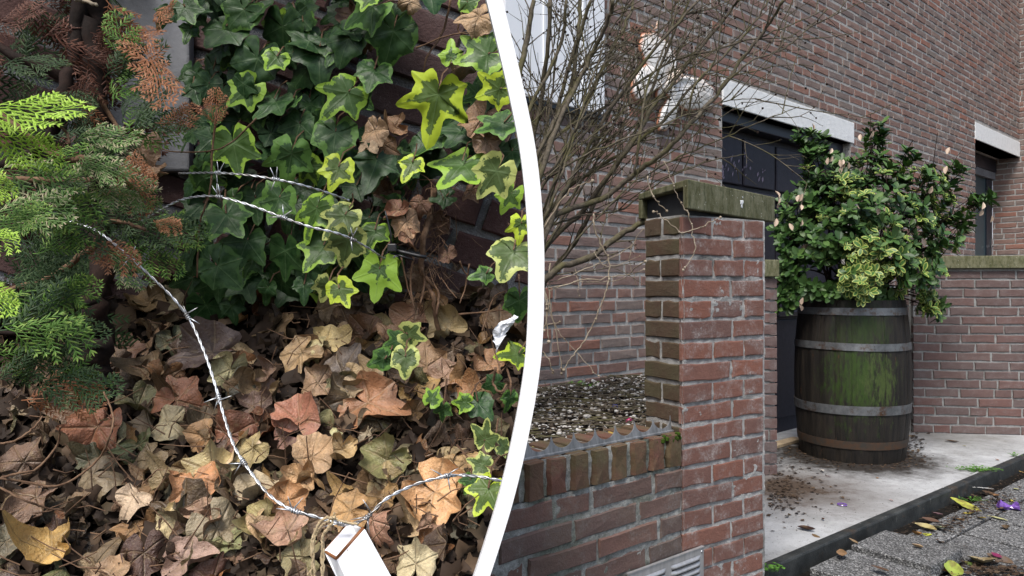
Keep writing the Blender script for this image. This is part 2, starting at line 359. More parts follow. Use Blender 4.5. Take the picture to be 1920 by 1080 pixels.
# ------------------------------------------------------------ bricks
def brick_mesh(seed, mat, rough=.004, L=1.0):
    """48 triangles: irregular outline, bevelled face. unit size x -.5...5, y 0 (face) to 1 (back), z -.5...5"""
    r = random.Random(seed)
    ou = []
    for x, z in ((-.5, -.5), (-.2, -.5), (.2, -.5), (.5, -.5), (.5, 0), (.5, .5), (.2, .5), (-.2, .5), (-.5, .5), (-.5, 0)):
        ou.append((x, z))
    V = []; 
    for (x, z) in ou: V.append((x, 1, z))
    jj = [(r.uniform(-1, 1), r.uniform(-1, 1)) for _ in ou]
    for (x, z), (a, b) in zip(ou, jj): V.append((x + a * .014, .06, z + b * .07))
    for (x, z), (a, b) in zip(ou, jj): V.append((x * .972 + a * .014, r.uniform(-.012, .012), z * .87 + b * .05))
    V.append((0, r.uniform(-.02, .02), 0)); n = 10; Fc = []
    for lv in (0, 1):
        for k in range(n):
            k2 = (k + 1) % n; Fc.append((lv * n + k, lv * n + k2, (lv + 1) * n + k2, (lv + 1) * n + k))
    for k in range(n): Fc.append((2 * n + k, 2 * n + (k + 1) % n, 3 * n))
    return V, Fc
BM = {}
def brick_set(mat):
    if mat not in BM:
        BM[mat] = [mesh('brick', *brick_mesh(i * 17 + 3, mat), M[mat]) for i in range(9)]
    return BM[mat]
BRAW = [brick_mesh(i * 17 + 3, None) for i in range(9)]

def brick_wall(root, O, U, L, z0, z1, matb, matm, pitch=.0625, thick=.10, recess=.006, joint=.011, skip=None, seed=1, headerp=.3,
               limit=300, edge=None, bl=.21, hdr=.10, core=True, V=None, name='brick', start=0, pattern=None, jit=.0015, mortar_relief=0, stepz=None):
    """wall face through O along U (unit), outward normal N = U x up turned to the viewer; V is the up direction of the courses"""
    O = Vector(O); U = Vector(U).normalized(); V = Vector(V).normalized() if V is not None else Vector((0, 0, 1))
    N = U.cross(V).normalized()          # towards the camera side for U to the right
    r = random.Random(seed); items = []
    nrow = int(math.ceil((z1 - z0) / pitch - 1e-6)); last = []
    for i in range(nrow):
        zc = z0 + (i + .5) * pitch; zh = pitch - joint
        zt = min(z0 + (i + 1) * pitch - joint * .5, z1)
        zb = z0 + i * pitch + joint * .5
        x = -(r.random() * (bl + joint)) if pattern is None else 0; cuts = []
        k = 0
        while x < L:
            if pattern is not None:
                row = pattern[i % len(pattern)]
                if k >= len(row): break
                ln = row[k] * L - joint
            else:
                ln = hdr if r.random() < headerp else bl
                for _ in range(3):
                    e = x + ln + joint
                    if any(abs(e - q) < .035 for q in last): ln = hdr if ln == bl else bl
                    else: break
            a, b = max(x, 0), min(x + ln, L)
            k += 1
            if b - a > .025:
                segs = [(a, b)]
                if skip: segs = skip(a, b, zb, zt)
                for (a2, b2) in segs:
                    if b2 - a2 > .02 and zt - zb > .012:
                        c = O + U * ((a2 + b2) / 2) + V * ((zb + zt) / 2 - 0)
                        items.append((c, b2 - a2, zt - zb))
            x += ln + joint; cuts.append(x)
        last = cuts
    pos = []
    def score(it):
        c, ln, h = it; d = c - Vector((0, 0, CAMZ))
        if d.y < .2: return 0
        px = CX + F * d.x / d.y; py = CY - F * d.z / d.y
        if not (-40 < px < 1960 and -40 < py < 1120): return -1 / d.length
        view = abs(d.normalized().dot(N)); return ln * h * view / (d.length ** 2)
    items.sort(key=score, reverse=True)
    meshes = brick_set(matb)
    for it in items[:limit]:
        c, ln, h = it
        j = r.uniform(-1, 1) * jit
        rot = Matrix((U, -N, V)).transposed().to_4x4()
        mw = Matrix.Translation(c + N * (j)) @ rot @ Matrix.Rotation(r.uniform(-.006, .006), 4, 'Y') @ Matrix.Diagonal((ln, min(thick * .85, .085), h, 1))
        link(name, meshes[r.randrange(9)], root, mw)
    rest = items[limit:]
    if rest:
        mb = MB()
        for c, ln, h in rest:
            v, f = BRAW[r.randrange(9)]; j = r.uniform(-1, 1) * jit
            mb.add([c + N * j + U * (p[0] * ln) - N * (p[1] * min(thick * .85, .085)) + V * (p[2] * h) for p in v], f)
        o = mb.build('far_brick', M[matb], root); o['kind'] = 'stuff'
    return items
def relief_face(mb, O, U, L, H, N, amp=.0025, step=.008, inset=.004, seed=0):
    nx = max(2, int(L / step)); nz = max(2, int(H / step)); V = []; Fc = []
    for j in range(nz + 1):
        for i in range(nx + 1):
            p = O + U * (L * i / nx) + Vector((0, 0, H * j / nz)); q = p * 38 + Vector((seed, 0, 0))
            d = noise.noise(q) * amp + noise.noise(p * 110) * amp * .7
            V.append(p + N * (d - inset))
    for j in range(nz):
        for i in range(nx):
            a = j * (nx + 1) + i; Fc.append((a, a + 1, a + nx + 2, a + nx + 1))
    mb.add(V, Fc)

# ============================================================ RIGHT PART: the house front and yard
UZ = Vector((0, 0, 1))
DH = vpdir(2510); NH = DH.cross(UZ)
H0 = Vector((*P(1355, 540, 4.26).xy, 0)); HL = on_line(H0, DH, 960) - DH * 3.6; HL.z = 0
def hs(px): return (on_line(H0, DH, px) - HL).dot(DH)
hcorner = on_line(H0, DH, 1912); hcorner.z = 0
Lh = hs(1912)
# pavement level and slab level
GZ = -.052
K0 = Vector((*P(1438, 1056, 1350 / 516).xy, 0)); K1 = Vector((*P(1920, 852, 1350 / 312).xy, 0)); DK = (K1 - K0).normalized(); NK = Vector((DK.y, -DK.x, 0))
# ground sheet
mb = MB(); mb.add([(-60, -60, GZ - .035), (60, -60, GZ - .035), (60, 60, GZ - .035), (-60, 60, GZ - .035)], [(0, 1, 2, 3)])
tag(mb.build('ground', M['dirt']), kind='structure')
# concrete slab (walk in front of the doors)
mb = MB(); a = K0 - DK * 1.2; b = K0 + DK * 6.0
q = [a, b, b - NK * 4.0, a - NK * 4.0]
mb.add([p + UZ * (GZ - .03) for p in q] + list(q), [(0, 3, 2, 1), (4, 5, 6, 7), (0, 1, 5, 4), (1, 2, 6, 5), (2, 3, 7, 6), (3, 0, 4, 7)])
tag(mb.build('concrete_slab', M['slab']), kind='structure')
# kerb: separate stones
kr = thing('kerb', K0 + UZ * GZ, 'long black stone kerb edging the pale concrete slab', 'kerb')
s = -.06; i = 0
for ln in (1.62, 1.0, 1.0, 1.0, 1.0):
    mb = MB(); mb.box(K0 + DK * s + UZ * (GZ - .03), DK * (ln - .006), NK * .044, UZ * (-GZ + .03 + .010))
    mb.build('kerb_stone', M['kerb'], kr, bevel=.008); s += ln
# dirt filling the joints between the tiles
mb = MB(); o_ = K0 + NK * .05; mb.add([o_ - DK * 2 + UZ * (GZ - .008), o_ + DK * 4.5 + UZ * (GZ - .008), o_ + DK * 4.5 + NK * 1.9 + UZ * (GZ - .008), o_ - DK * 2 + NK * 1.9 + UZ * (GZ - .008)], [(0, 1, 2, 3)])
tag(mb.build('joint_dirt', M['joint']), kind='structure')
# pavers
pv = thing('pavement', Vector((2.2, 2.6, GZ)), None, None); pv['kind'] = 'structure'
def tile(u, n, du, dn, z, tilt=(0, 0)):
    o = Vector((0, 0, 0)) + DK * u + NK * n
    mb = MB(); mb.box(Vector((-du / 2, -dn / 2, -.05)), (du, 0, 0), (0, dn, 0), (0, 0, .05))
    me = mesh('paving_tile', mb.v, mb.f, M['paver']); ang = math.atan2(DK.y, DK.x)
    c = DK * (u + du / 2) + NK * (n + dn / 2); c.z = z
    mw = Matrix.Translation(c) @ Matrix.Rotation(ang, 4, 'Z') @ Matrix.Diagonal((1, -1, 1, 1)) @ Matrix.Rotation(tilt[0], 4, 'X') @ Matrix.Rotation(tilt[1], 4, 'Y')
    me.flip_normals()
    ob = link('paving_tile', me, pv, mw)
    md = ob.modifiers.new('bevel', 'BEVEL'); md.width = .003; md.segments = 2; md.limit_method = 'ANGLE'
    return ob
def un(px, py, z):
    Y = F * (CAMZ - z) / (py - CY); p = Vector(((px - CX) / F * Y, Y, 0)); return p.dot(DK), p.dot(NK)
ur, nr = un(1664, 996, -.017)      # inner right corner of the raised tile
u2, n2 = un(1809, 1001.5, GZ); _, nA = un(1835.6, 986.7, GZ)
_, nk = un(1438, 1056, 0); nk += .05
pit = .31
for k in range(-5, 0):
    for j in range(6):
        nn = nr + j * .305
        lift = .045 if (k == -1 and j == 0) else (.032 if (k == -2 and j < 2) else (.02 if k == -1 and False else 0))
        tile(ur + k * pit, nn, .288, .290, GZ + lift + R.uniform(0, .004), (R.uniform(-.01, .01), R.uniform(-.008, .008)))
for k in range(0, 12):
    for j in range(-1, 6):
        nn = nA + j * .305; dn = .290
        if j == -1:
            d = nk + .07 - nn; nn += d; dn -= d
        if dn > .05: tile(ur + .010 + k * pit, nn, .288, dn, GZ + R.uniform(0, .006), (R.uniform(-.008, .008), R.uniform(-.008, .008)))

# ---- house wall
house = thing('house_front', HL, 'tall red brown brick house wall with pale lintels over its doorways', 'house')
zd_top = 2.085
a1, b1 = hs(1355), hs(1596)              # garage doorway
a2 = hs(1829)                            # right doorway up to the corner
LT = .155
z2 = CAMZ + (CY - 262) / F * on_line(H0, DH, 1832).y
l1 = (hs(1355), hs(1601), zd_top, zd_top + LT); l2 = (hs(1828), Lh - .002, z2, z2 + .17)
pa, pb, pz = hs(935), hs(1122), CAMZ - (218 - CY) / F * on_line(H0, DH, 1122).y
def hskip(a, b, z0, z1):
    segs = [(a, b)]
    for (x0, x1, y0, y1) in ((a1, b1, -1, zd_top), l1, (a2, 99, -1, z2), l2):
        if z1 - .012 > y0 and z0 + .012 < y1:
            out = []
            for s0, s1 in segs:
                if s1 <= x0 or s0 >= x1: out.append((s0, s1)); continue
                if s0 < x0 - .02: out.append((s0, x0 - .003))
                if s1 > x1 + .02: out.append((x1 + .003, s1))
            segs = out
    return segs
HZ = 6.6
brick_wall(house, HL, DH, Lh, -.12, HZ, 'brick_house', 'mortar_house', skip=hskip, seed=5, recess=.008, headerp=.32, joint=.015, jit=.0025)
mb = MB(); th = .24
def wbox(s0, s1, z0, z1, inset=.0045, t=th):
    mb.box(HL + DH * s0 - NH * inset + UZ * z0, DH * (s1 - s0), -NH * (t - inset), UZ * (z1 - z0))
wbox(0, a1, -.12, HZ); wbox(a1 + .0001, b1, zd_top, HZ); wbox(b1 + .0001, a2, -.12, HZ); wbox(a2 + .0001, Lh + .3, z2, HZ)
mb.build('mortar', M['mortar_house'], house)
mb = MB(); s0, s1, y0, y1 = l1; mb.box(HL + DH * s0 + NH * .004 + UZ * y0, DH * (s1 - s0), -NH * .2, UZ * (y1 - y0)); mb.build('lintel', M['lintel'], house, bevel=.004)
mb = MB(); s0, s1, y0, y1 = l2; mb.box(HL + DH * s0 + NH * .004 + UZ * y0, DH * (s1 - s0), -NH * .2, UZ * (y1 - y0)); mb.build('lintel', M['lintel'], house, bevel=.004)
# garage doors
def hbox(mb, s0, s1, z0, z1, d0, d1):    # d0 front depth behind the face, d1 back
    mb.box(HL + DH * s0 - NH * d0 + UZ * z0, DH * (s1 - s0), -NH * (d1 - d0), UZ * (z1 - z0)); return mb
gd = MB(); hbox(gd, a1, b1, 0, zd_top, .15, .19); gdo = gd.build('door', M['navy'], house)
mb = MB(); hbox(mb, a1, b1, zd_top - .075, zd_top - .001, .06, .149); mb.build('door_frame', M['navy_trim'], gdo, bevel=.006)
mb = MB(); hbox(mb, a1, a1 + .035, 0, zd_top - .077, .07, .149); mb.build('door_frame', M['navy_trim'], gdo, bevel=.004)
mb = MB(); hbox(mb, b1 - .035, b1 - .001, 0, zd_top - .077, .07, .149); mb.build('door_frame', M['navy_trim'], gdo, bevel=.004)
wdt = (b1 - a1 - .07) / 4
for k in range(4):
    x0 = a1 + .035 + k * wdt
    for (zz0, zz1) in ((.10, .78), (.86, 1.56), (1.66, 1.97)):
        mb = MB()
        hbox(mb, x0 + .012, x0 + wdt - .012, zz0, zz1, .132, .149)
        mb.build('door_panel', M['navy'], gdo, bevel=.008)
    for zr_ in (.80, 1.585): mb = MB(); hbox(mb, x0 + .01, x0 + wdt - .01, zr_, zr_ + .045, .112, .149); mb.build('door_rail', M['navy_trim'], gdo, bevel=.012)
rr = random.Random(3); mb = MB()
for cx_, cy_, n_ in ((1390, 312, 16), (1412, 300, 9), (1375, 330, 5), (1440, 310, 6), (1460, 320, 8)):
    for _ in range(n_):
        px = cx_ + rr.gauss(0, 9); py = cy_ + rr.gauss(0, 11); q = on_line(H0, DH, px); s_ = (q - HL).dot(DH); z_ = CAMZ - (py - CY) / F * (q.y * 1.0) - .01
        h_ = rr.uniform(.005, .022); w_ = rr.uniform(.004, .014)
        c_ = HL + DH * s_ - NH * .129 + UZ * z_
        pts = [c_ - UZ * h_, c_ + DH * w_ + NH * .004, c_ + UZ * h_ * .8 + NH * .007, c_ - DH * w_ * .7 + NH * .002]
        mb.add(pts, [(0, 1, 2, 3)])
o = mb.build('paint_flake', M['flake'], gdo); o['kind'] = 'stuff'
# dark lobby floor behind? right doorway: recess, door, corner wall
NP = (-DH)                                   # the corner wall runs out towards the viewer along NH
RD = .55
rec = MB()
hbox(rec, a2 - .24, Lh + .02, z2 + .001, z2 + .03, .20, RD + .12); rec.build('soffit', M['grey_render'], house)
dx1 = Lh - .004
dd = MB(); hbox(dd, a2 - .35, dx1 + .02, 0, z2 - .01, RD * .5, RD * .5 + .04)
do2 = dd.build('door', M['teal'], house)
mb = MB(); hbox(mb, dx1 - .23, dx1 - .03, .02, z2 - .18, RD * .5 - .012, RD * .5 - .001); mb.build('door_panel', M['teal_dark'], do2)
mb = MB(); hbox(mb, a2 - .35, dx1, z2 - .15, z2 - .012, RD * .5 - .05, RD * .5 - .002); mb.build('soffit_transom', M['navy_trim'], do2, bevel=.004); mb = MB(); hbox(mb, a2 - .35, dx1, z2 - .235, z2 - .151, RD * .5 - .04, RD * .5 - .002); mb.build('soffit_transom', M['grey_render'], do2, bevel=.004)  # upper dark board added in place of the deep dark soffit; pale strip below
mb = MB(); hbox(mb, dx1 - .010, dx1 + .004, 0, z2 - .236, RD * .5 - .012, RD * .5 - .002); mb.build('door_frame', M['board'], do2, bevel=.003)
qh = HL + DH * (dx1 - .075) - NH * (RD * .5 - .016) + UZ * (CAMZ + (540 - 463) / F * 8.1)
mb = MB(); mb.box(qh - DH * .02 - UZ * .09, DH * .04, NH * .008, UZ * .2); mb.tube([qh + NH * .01 + UZ * .02, qh + NH * .05 + UZ * .02, qh + NH * .05 - DH * .13 + UZ * .015], .008, 6)
mb.build('door_handle', M['chrome'], do2)
# corner wall coming towards the viewer
cwD = NH; cw0 = hcorner - NH * .6
cwall = thing('corner_wall', hcorner, 'brick wall returning from the far corner beside the teal door', 'wall')
brick_wall(cwall, cw0 + UZ * 0, cwD, 2.4, -.12, HZ, 'brick_house', 'mortar_house', seed=9, headerp=.3, limit=300)
mb = MB(); nn_ = cwD.cross(UZ); mb.box(cw0 - nn_ * .0045 + UZ * -.12, cwD * 2.4, -nn_ * .2, UZ * (HZ + .12)); mb.build('mortar', M['mortar_house'], cwall)
# house roof edge so that the wall is closed above: kept out of view
# white board on the wall, top left
wb = thing('white_window_board', HL + DH * pa + UZ * pz, 'large plain white board fixed to the brick wall behind the bare branches', 'board')
mb = MB(); mb.box(HL + DH * pa + NH * .012 + UZ * pz, DH * (pb - pa), NH * .03, UZ * 1.6); mb.build('panel', M['board'], wb, bevel=.004)
mb = MB(); mb.box(HL + DH * (pa - .02) + NH * .002 + UZ * (pz - .022), DH * (pb - pa + .02), NH * .03, UZ * .02); mb.build('shadow_strip', M['black_tie'], wb)  # black strip built as the shadow line under the board
for sx in (.35, .75):
    mb = MB(); mb.box(HL + DH * (pa + (pb - pa) * sx) + NH * .0425 + UZ * (pz + .01), DH * .012, NH * .006, UZ * 1.58); mb.build('batten', M['board'], wb)

# ---- butterfly ornament
DB = on_line(H0, DH, 1250); 
def hp(px, py, off=.05):               # point on (just in front of) the house wall seen at the pixel
    q = on_line(H0, DH, px); return Vector((q.x, q.y, CAMZ - (py - CY) / F * q.y)) + NH * off
bf = thing('butterfly_ornament', hp(1250, 150, .02), 'white ceramic butterfly with orange rims hanging on the brick wall', 'ornament')
def wing(base, tipc, rx, ry, ang, off, nm='wing'):
    # scalloped fan with ribs; base pixel and centre pixel, half sizes in px
    cx_, cy_ = tipc; V = []; A = []; Fc = []; n = 40; rings = 8
    for j in range(rings + 1):
        f = j / rings
        for k in range(n):
            th = 2 * math.pi * k / n
            ro = 1 + .045 * math.sin(th * 9)
            ex = rx * math.cos(th) * ro; ey = ry * math.sin(th) * ro
            x = cx_ + ex * math.cos(ang) - ey * math.sin(ang); y = cy_ + ex * math.sin(ang) + ey * math.cos(ang)
            px = base[0] + (x - base[0]) * f; py = base[1] + (y - base[1]) * f
            d = .02 * math.sin(f * math.pi) + .004 * math.sin(th * 14) * f * (1.1 - f) * 2
            V.append(hp(px, py, off + d + .012)); A.append((f, 0, 0, 1))
    m0 = len(V)
    for j in range(rings):
        for k in range(n):
            k2 = (k + 1) % n; Fc.append((j * n + k, (j + 1) * n + k, (j + 1) * n + k2, j * n + k2))
    for k in range(n): V.append(V[rings * n + k] - NH * .012); A.append((1, 0, 0, 1))
    for k in range(n):
        k2 = (k + 1) % n; Fc.append((rings * n + k, m0 + k, m0 + k2, rings * n + k2))
    mb = MB(); mb.add(V, Fc, A); return mb.build(nm, M['ceramic'], bf, True, attr=True)
wing((1246, 146), (1226, 108), 50, 27, rad(60), .02)
wing((1240, 152), (1193, 158), 34, 18, rad(108), .03)
wing((1258, 156), (1284, 178), 46, 31, rad(10), .03)
wing((1256, 164), (1245, 214), 36, 15, rad(112), .02)
wing((1248, 152), (1232, 170), 18, 8, rad(125), .03)
mb = MB()
for (x, y, r_) in ((1249, 150, .022), (1253, 141, .014), (1258, 147, .010), (1246, 158, .014)): mb.ball(hp(x, y, .07), r_, seg=10, rings=6)
mb.build('body', M['berry'], bf, True)
for (x0, y0, x1, y1) in ((1216, 58, 1218, 45), (1213, 60, 1208, 52)):
    mb = MB(); mb.tube([hp(x0, y0, .05), hp(x1, y1, .05)], [.006, .003], 6); mb.build('antenna', M['berry'], bf)

# ---- pillar
DP = vpdir(3080); NPl = DP.cross(UZ); C0 = Vector((*P(1280, 540, 2.12).xy, 0)); C1 = on_line(C0, DP, 1436); PW = (C1 - C0).length
DL = -NPl                                 # away from the viewer, along the left face
C2 = on_line(C0, DL, 1209); PD = (C2 - C0).length
PH = CAMZ + (CY - 402) / F * 2.12
pil = thing('gate_pillar', C0 + UZ * GZ, 'brick gate pillar with a mossy concrete cap between the planter and the slab', 'pillar')
PT = .0625
np_ = int(round((PH - GZ) / PT)); pz0 = PH - np_ * PT
fr = [[.58, .42], [.37, .37, .26], [.60, .40], [.36, .38, .26]]
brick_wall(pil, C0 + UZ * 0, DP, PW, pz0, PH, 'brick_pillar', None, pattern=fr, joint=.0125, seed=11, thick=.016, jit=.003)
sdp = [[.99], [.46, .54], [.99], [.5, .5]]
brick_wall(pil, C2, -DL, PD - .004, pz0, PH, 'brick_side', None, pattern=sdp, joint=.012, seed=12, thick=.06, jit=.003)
mb = MB()
relief_face(mb, C0 + UZ * pz0, DP, PW, PH - pz0, NPl, .004, .007, .0045)
relief_face(mb, C2 + UZ * pz0, -DL, PD, PH - pz0, (-DL).cross(UZ), .003, .008, .006)
mb.build('mortar', M['mortar_light'], pil, True)
mb = MB(); mb.box(C0 + DP * .012 + DL * .012 + UZ * pz0, DP * (PW - .016), DL * (PD - .014), UZ * (PH - pz0 - .001)); mb.build('pillar_core', M['mortar_low'], pil)
# cap: inverted concrete tray with dark infill
DC = vpdir(2260); NC = DC.cross(UZ); DCl = -NC
K_ = Vector((*P(1289, 540, 2.07).xy, 0)); zt = CAMZ + (CY - 335) / F * 2.07; zb = CAMZ + (CY - 391) / F * 2.07
Ke = on_line(K_, DC, 1453); CWd = (Ke - K_).length
Kb = on_line(K_, (P(1197, 540, 2.40) - P(1289, 540, 2.07)).normalized(), 1197); DCl = Vector(((Kb - K_).x, (Kb - K_).y, 0)).normalized(); CDp = (Kb - K_).length
cap = MB()
pts = [K_, Ke, Ke + DCl * .028, K_ + DCl * .028]
def prism(mb, pts, z0, z1):
    n = len(pts); mb.add([Vector((p.x, p.y, z0)) for p in pts] + [Vector((p.x, p.y, z1)) for p in pts], [tuple(range(n))[::-1], tuple(range(n, 2 * n))] + [(i, (i + 1) % n, (i + 1) % n + n, i + n) for i in range(n)])
prism(cap, pts, zb, zt)
prism(cap, [K_ + DCl * .0281, Ke + DCl * .0281, Ke + DCl * CDp, K_ + DCl * CDp], zt - .0219, zt - .0005)
prism(cap, [K_ + DCl * (CDp - .028), Ke + DCl * (CDp - .028), Ke + DCl * CDp, K_ + DCl * CDp], zb, zt - .022)
cp = cap.build('cap', M['coping'], pil, bevel=.003)
mb = MB(); prism(mb, [K_ + DC * .03 + DCl * .03, Ke - DC * .03 + DCl * .03, Ke - DC * .03 + DCl * (CDp - .03), K_ + DC * .03 + DCl * (CDp - .03)], PH + .001, zt - .024)
mb.build('cap_infill', simple('dark zinc', (.035, .038, .042), .7, .3, var=.3), pil)
q0 = K_ + DC * (CWd * .58) - NC * 0; rr = random.Random(8); mb = MB()
for _ in range(14):
    c_ = q0 + DC * rr.gauss(0, .006) + UZ * ((zt + zb) / 2 + .005 + rr.gauss(0, .006)) + NC * .0012; r_ = rr.uniform(.003, .008)
    mb.add([c_ + (DC * math.cos(t) + UZ * math.sin(t)) * r_ * rr.uniform(.6, 1.2) for t in [2 * math.pi * k / 7 for k in range(7)]] + [c_ + NC * .0015], [(k, (k + 1) % 7, 7) for k in range(7)])
mb.build('dropping', M['lintel'], pil)

# ---- low planter wall
DW = vpdir(2640); NW = DW.cross(UZ); LW = 2.2
W0 = C0 - DW * (LW + .004)
low = thing('planter_wall', C0 - DW * 1.0 + UZ * GZ, 'low brick planter wall with a soldier course on top beside the pillar', 'wall')
zr0 = CAMZ - (877 - CY) / F * 2.10      # bottom of the soldier course
zr1 = CAMZ - (812 - CY) / F * 2.10
nlow = int((zr0 - GZ) / .066) + 1; wz0 = zr0 - nlow * .066
brick_wall(low, W0, DW, LW, wz0, zr0 - .006, 'brick_low', None, pitch=.066, joint=.014, seed=25, headerp=.25, thick=.09, jit=.0035, bl=.235, hdr=.115)
s = LW - .004; rr = random.Random(5)
while s > 0:
    wd = .054 * rr.uniform(.95, 1.05); c = W0 + DW * (s - wd / 2) + UZ * (zr0 + zr1) / 2 + NW * rr.uniform(0, .005)
    ln = zr1 - zr0 - .012
    # long side of the brick is vertical; local x -> up
    rot = Matrix((UZ, -NW, -DW)).transposed().to_4x4()
    mw = Matrix.Translation(c) @ rot @ Matrix.Rotation(rr.uniform(-.02, .02), 4, 'Y') @ Matrix.Diagonal((ln + rr.uniform(-.004, .004), .19, wd, 1))
    link('soldier_brick', brick_set('brick_top')[rr.randrange(9)], low, mw); s -= .0765
mb = MB(); relief_face(mb, W0 + UZ * wz0, DW, LW, zr0 - wz0 + .004, NW, .004, .009, .004, 9)
relief_face(mb, W0 + UZ * (zr0 + .004), DW, LW, zr1 - zr0 - .008, NW, .005, .008, .013, 5)
mb.build('mortar', M['mortar_low'], low, True)
mb = MB(); mb.box(W0 - NW * .02 + UZ * wz0, DW * (LW - .002), -NW * .17, UZ * (zr0 - wz0 + .03)); mb.box(W0 - NW * .022 + UZ * (zr0 + .0301), DW * (LW - .002), -NW * .165, UZ * (zr1 - zr0 - .042))
mb.build('wall_core', M['mortar_low'], low)
mb = MB(); rr = random.Random(2)
for _ in range(60):
    c = C0 - DW * (abs(rr.gauss(0, .03)) + .008) + NW * rr.uniform(-.01, .004) + UZ * (zr1 - .014 + rr.gauss(0, .005)); mb.ball(c, rr.uniform(.003, .008), seg=5, rings=3)
o = mb.build('moss_tuft', M['moss'], low); o['kind'] = 'stuff'

# ---- zinc scalloped edging
ed = thing('scalloped_edging', C0 - DW * .5 - NW * .03 + UZ * zr1, 'zinc lawn edging with pointed scallops standing on the planter wall', 'edging')
E0 = C0 - NW * .035; zE = zr1 - .004
per = .0795; nsc = 16; V = []; Fc = []; npx = 14
xs = []
for k in range(nsc * npx + 1):
    t = (k % npx) / npx; dd = min(t, 1 - t) * 2          # 0 at spike, 1 mid
    h = .013 + .034 * (1 - math.sqrt(max(0, 1 - (1 - dd) ** 2)))
    xs.append((k / npx * per, h))
for sgn in (0, .0018):
    for (x, h) in xs:
        b = E0 - DW * (x + .006) - NW * sgn + UZ * zE; V.append(b); V.append(b + UZ * h - NW * .006 * (h / .05))
n = len(xs)
for k in range(n - 1):
    a = 2 * k; Fc.append((a, a + 1, a + 3, a + 2)); b = 2 * n + 2 * k; Fc.append((b, b + 2, b + 3, b + 1)); Fc.append((a + 1, b + 1, b + 3, a + 3))
mb = MB(); mb.add(V, Fc); mb.build('scallops', M['galv'], ed)
mb = MB(); mb.box(E0 - DW * (nsc * per) + NW * .003 + UZ * (zE - .003), DW * (nsc * per), -NW * .01, UZ * .008); mb.build('bottom_rim', M['galv'], ed, bevel=.002)

# ---- vent grille
vg0 = on_line(C0, DW, 1309); q = C0 + (vg0 - C0)
q = C0 - DW * 0.0
def wp(px, py, off=.006):
    s_ = on_line(C0, DW, px); return Vector((s_.x, s_.y, CAMZ - (py - CY) / F * s_.y)) + NW * off
vr = wp(1310, 1022); vl = wp(1167, 1070); vlen = (Vector((vr.x, vr.y, 0)) - Vector((vl.x, vl.y, 0))).length
vent = thing('vent_grille', vr - UZ * .12, 'metal louvred vent plate screwed to the foot of the planter wall', 'vent')
vent_h = .125; VO = Vector((vl.x, vl.y, vr.z - vent_h)) + NW * .010
mb = MB(); mb.box(VO, DW * vlen, NW * .003, UZ * vent_h); mb.build('plate', M['grille'], vent, bevel=.0014)
mb = MB()
for (a, b) in ((0, 1),):
    e = .005
    mb.box(VO + UZ * (vent_h - .0001) - NW * .004, DW * vlen, NW * .009, UZ * .003)
mb.build('rim', M['grille'], vent)
for colx in (.07, .545):
    for k in range(6):
        z = vent_h - .020 - k * .0185; x0 = vlen * colx; ww = vlen * .40
        mb = MB(); pts = []; nn_ = 8
        V = []; Fc = []
        for j in range(nn_ + 1):
            t = j / nn_
            for i2 in range(13):
                u = i2 / 12; env = min(1, min(u, 1 - u) * 8) ** .6
                V.append(VO + DW * (x0 + ww * u) + UZ * (z - t * .012) + NW * (.0032 + .0075 * env * math.sin(math.pi * min(1, t * 1.0) * .8 + .1)))
        for j in range(nn_):
            for i2 in range(12):
                a = j * 13 + i2; Fc.append((a, a + 13, a + 14, a + 1))
        mb.add(V, Fc); mb.build('louvre', M['grille'], vent, True)
        mb = MB(); mb.box(VO + DW * (x0 + .004) + UZ * (z - .0165) + NW * .0031, DW * (ww - .008), NW * .0006, UZ * .0045); mb.build('slot', M['black_tie'], vent)
for (x, z) in ((.012, vent_h - .012), (vlen - .012, vent_h - .012), (.012, .012), (vlen - .012, .012)):
    mb = MB(); mb.ball(VO + DW * x + UZ * z + NW * .003, .0042, sy=.6, seg=10, rings=5); mb.build('screw', M['chrome'], vent, True)

# ---- planter bed: soil, pebbles, bits
BZ = zr1 - .035
def bedz(x, y): return BZ + .012 * noise.noise(Vector((x * 5, y * 5, 1)))
bl = C0 - DW * 2.1 - NW * .16; br = C0 + DL * .02 - NW * .0
hb = on_line(H0, DH, 1228); hl_ = HL + DH * .2
poly = [bl, C0 - DW * .002 - NW * .19, C2 + DL * .1, Vector((hb.x, hb.y, 0)) + NH * .02, HL + DH * 1.4 + NH * .02]
mb = MB(); prism(mb, poly, GZ - .03, BZ); tag(mb.build('planter_soil', M['soil']), kind='structure')
mb = MB(); rr = random.Random(21)
rx = []
W_in = C0 - NW * .19
for _ in range(26000):
    if len(rx) > 5200: break
    x = rr.uniform(-.35, 1.15); y = rr.uniform(1.7, 4.0); p = Vector((x, y, 0))
    if (p - W_in).dot(-NW) < .0: continue
    if (p - H0).dot(NH) < .03: continue
    if (p - C0).dot(DP) > -.005 and ((p - C0).dot(DL) < PD + .01 or CX + F * x / y > 1222): continue
    rx.append((x, y))
for x, y in rx:
    r_ = rr.uniform(.003, .009) * (1.25 if rr.random() < .15 else 1); n0 = len(mb.v)
    mb.ball((0, 0, 0), r_, rr.uniform(.8, 1.7), rr.uniform(.6, 1.2), rr.uniform(.35, .75), seg=6, rings=4)
    mt = Matrix.Translation((x, y, bedz(x, y) + rr.uniform(0, .014))) @ Matrix.Rotation(rr.uniform(0, 6.3), 4, 'Z') @ Matrix.Rotation(rr.uniform(-.5, .5), 4, 'X')
    for k in range(n0, len(mb.v)): mb.v[k] = mt @ Vector(mb.v[k])
tag(mb.build('pebbles', M['pebble'], None, True), 'white and brown pebbles mixed with bark covering the planter bed', 'pebbles', kind='stuff')
mb = MB()
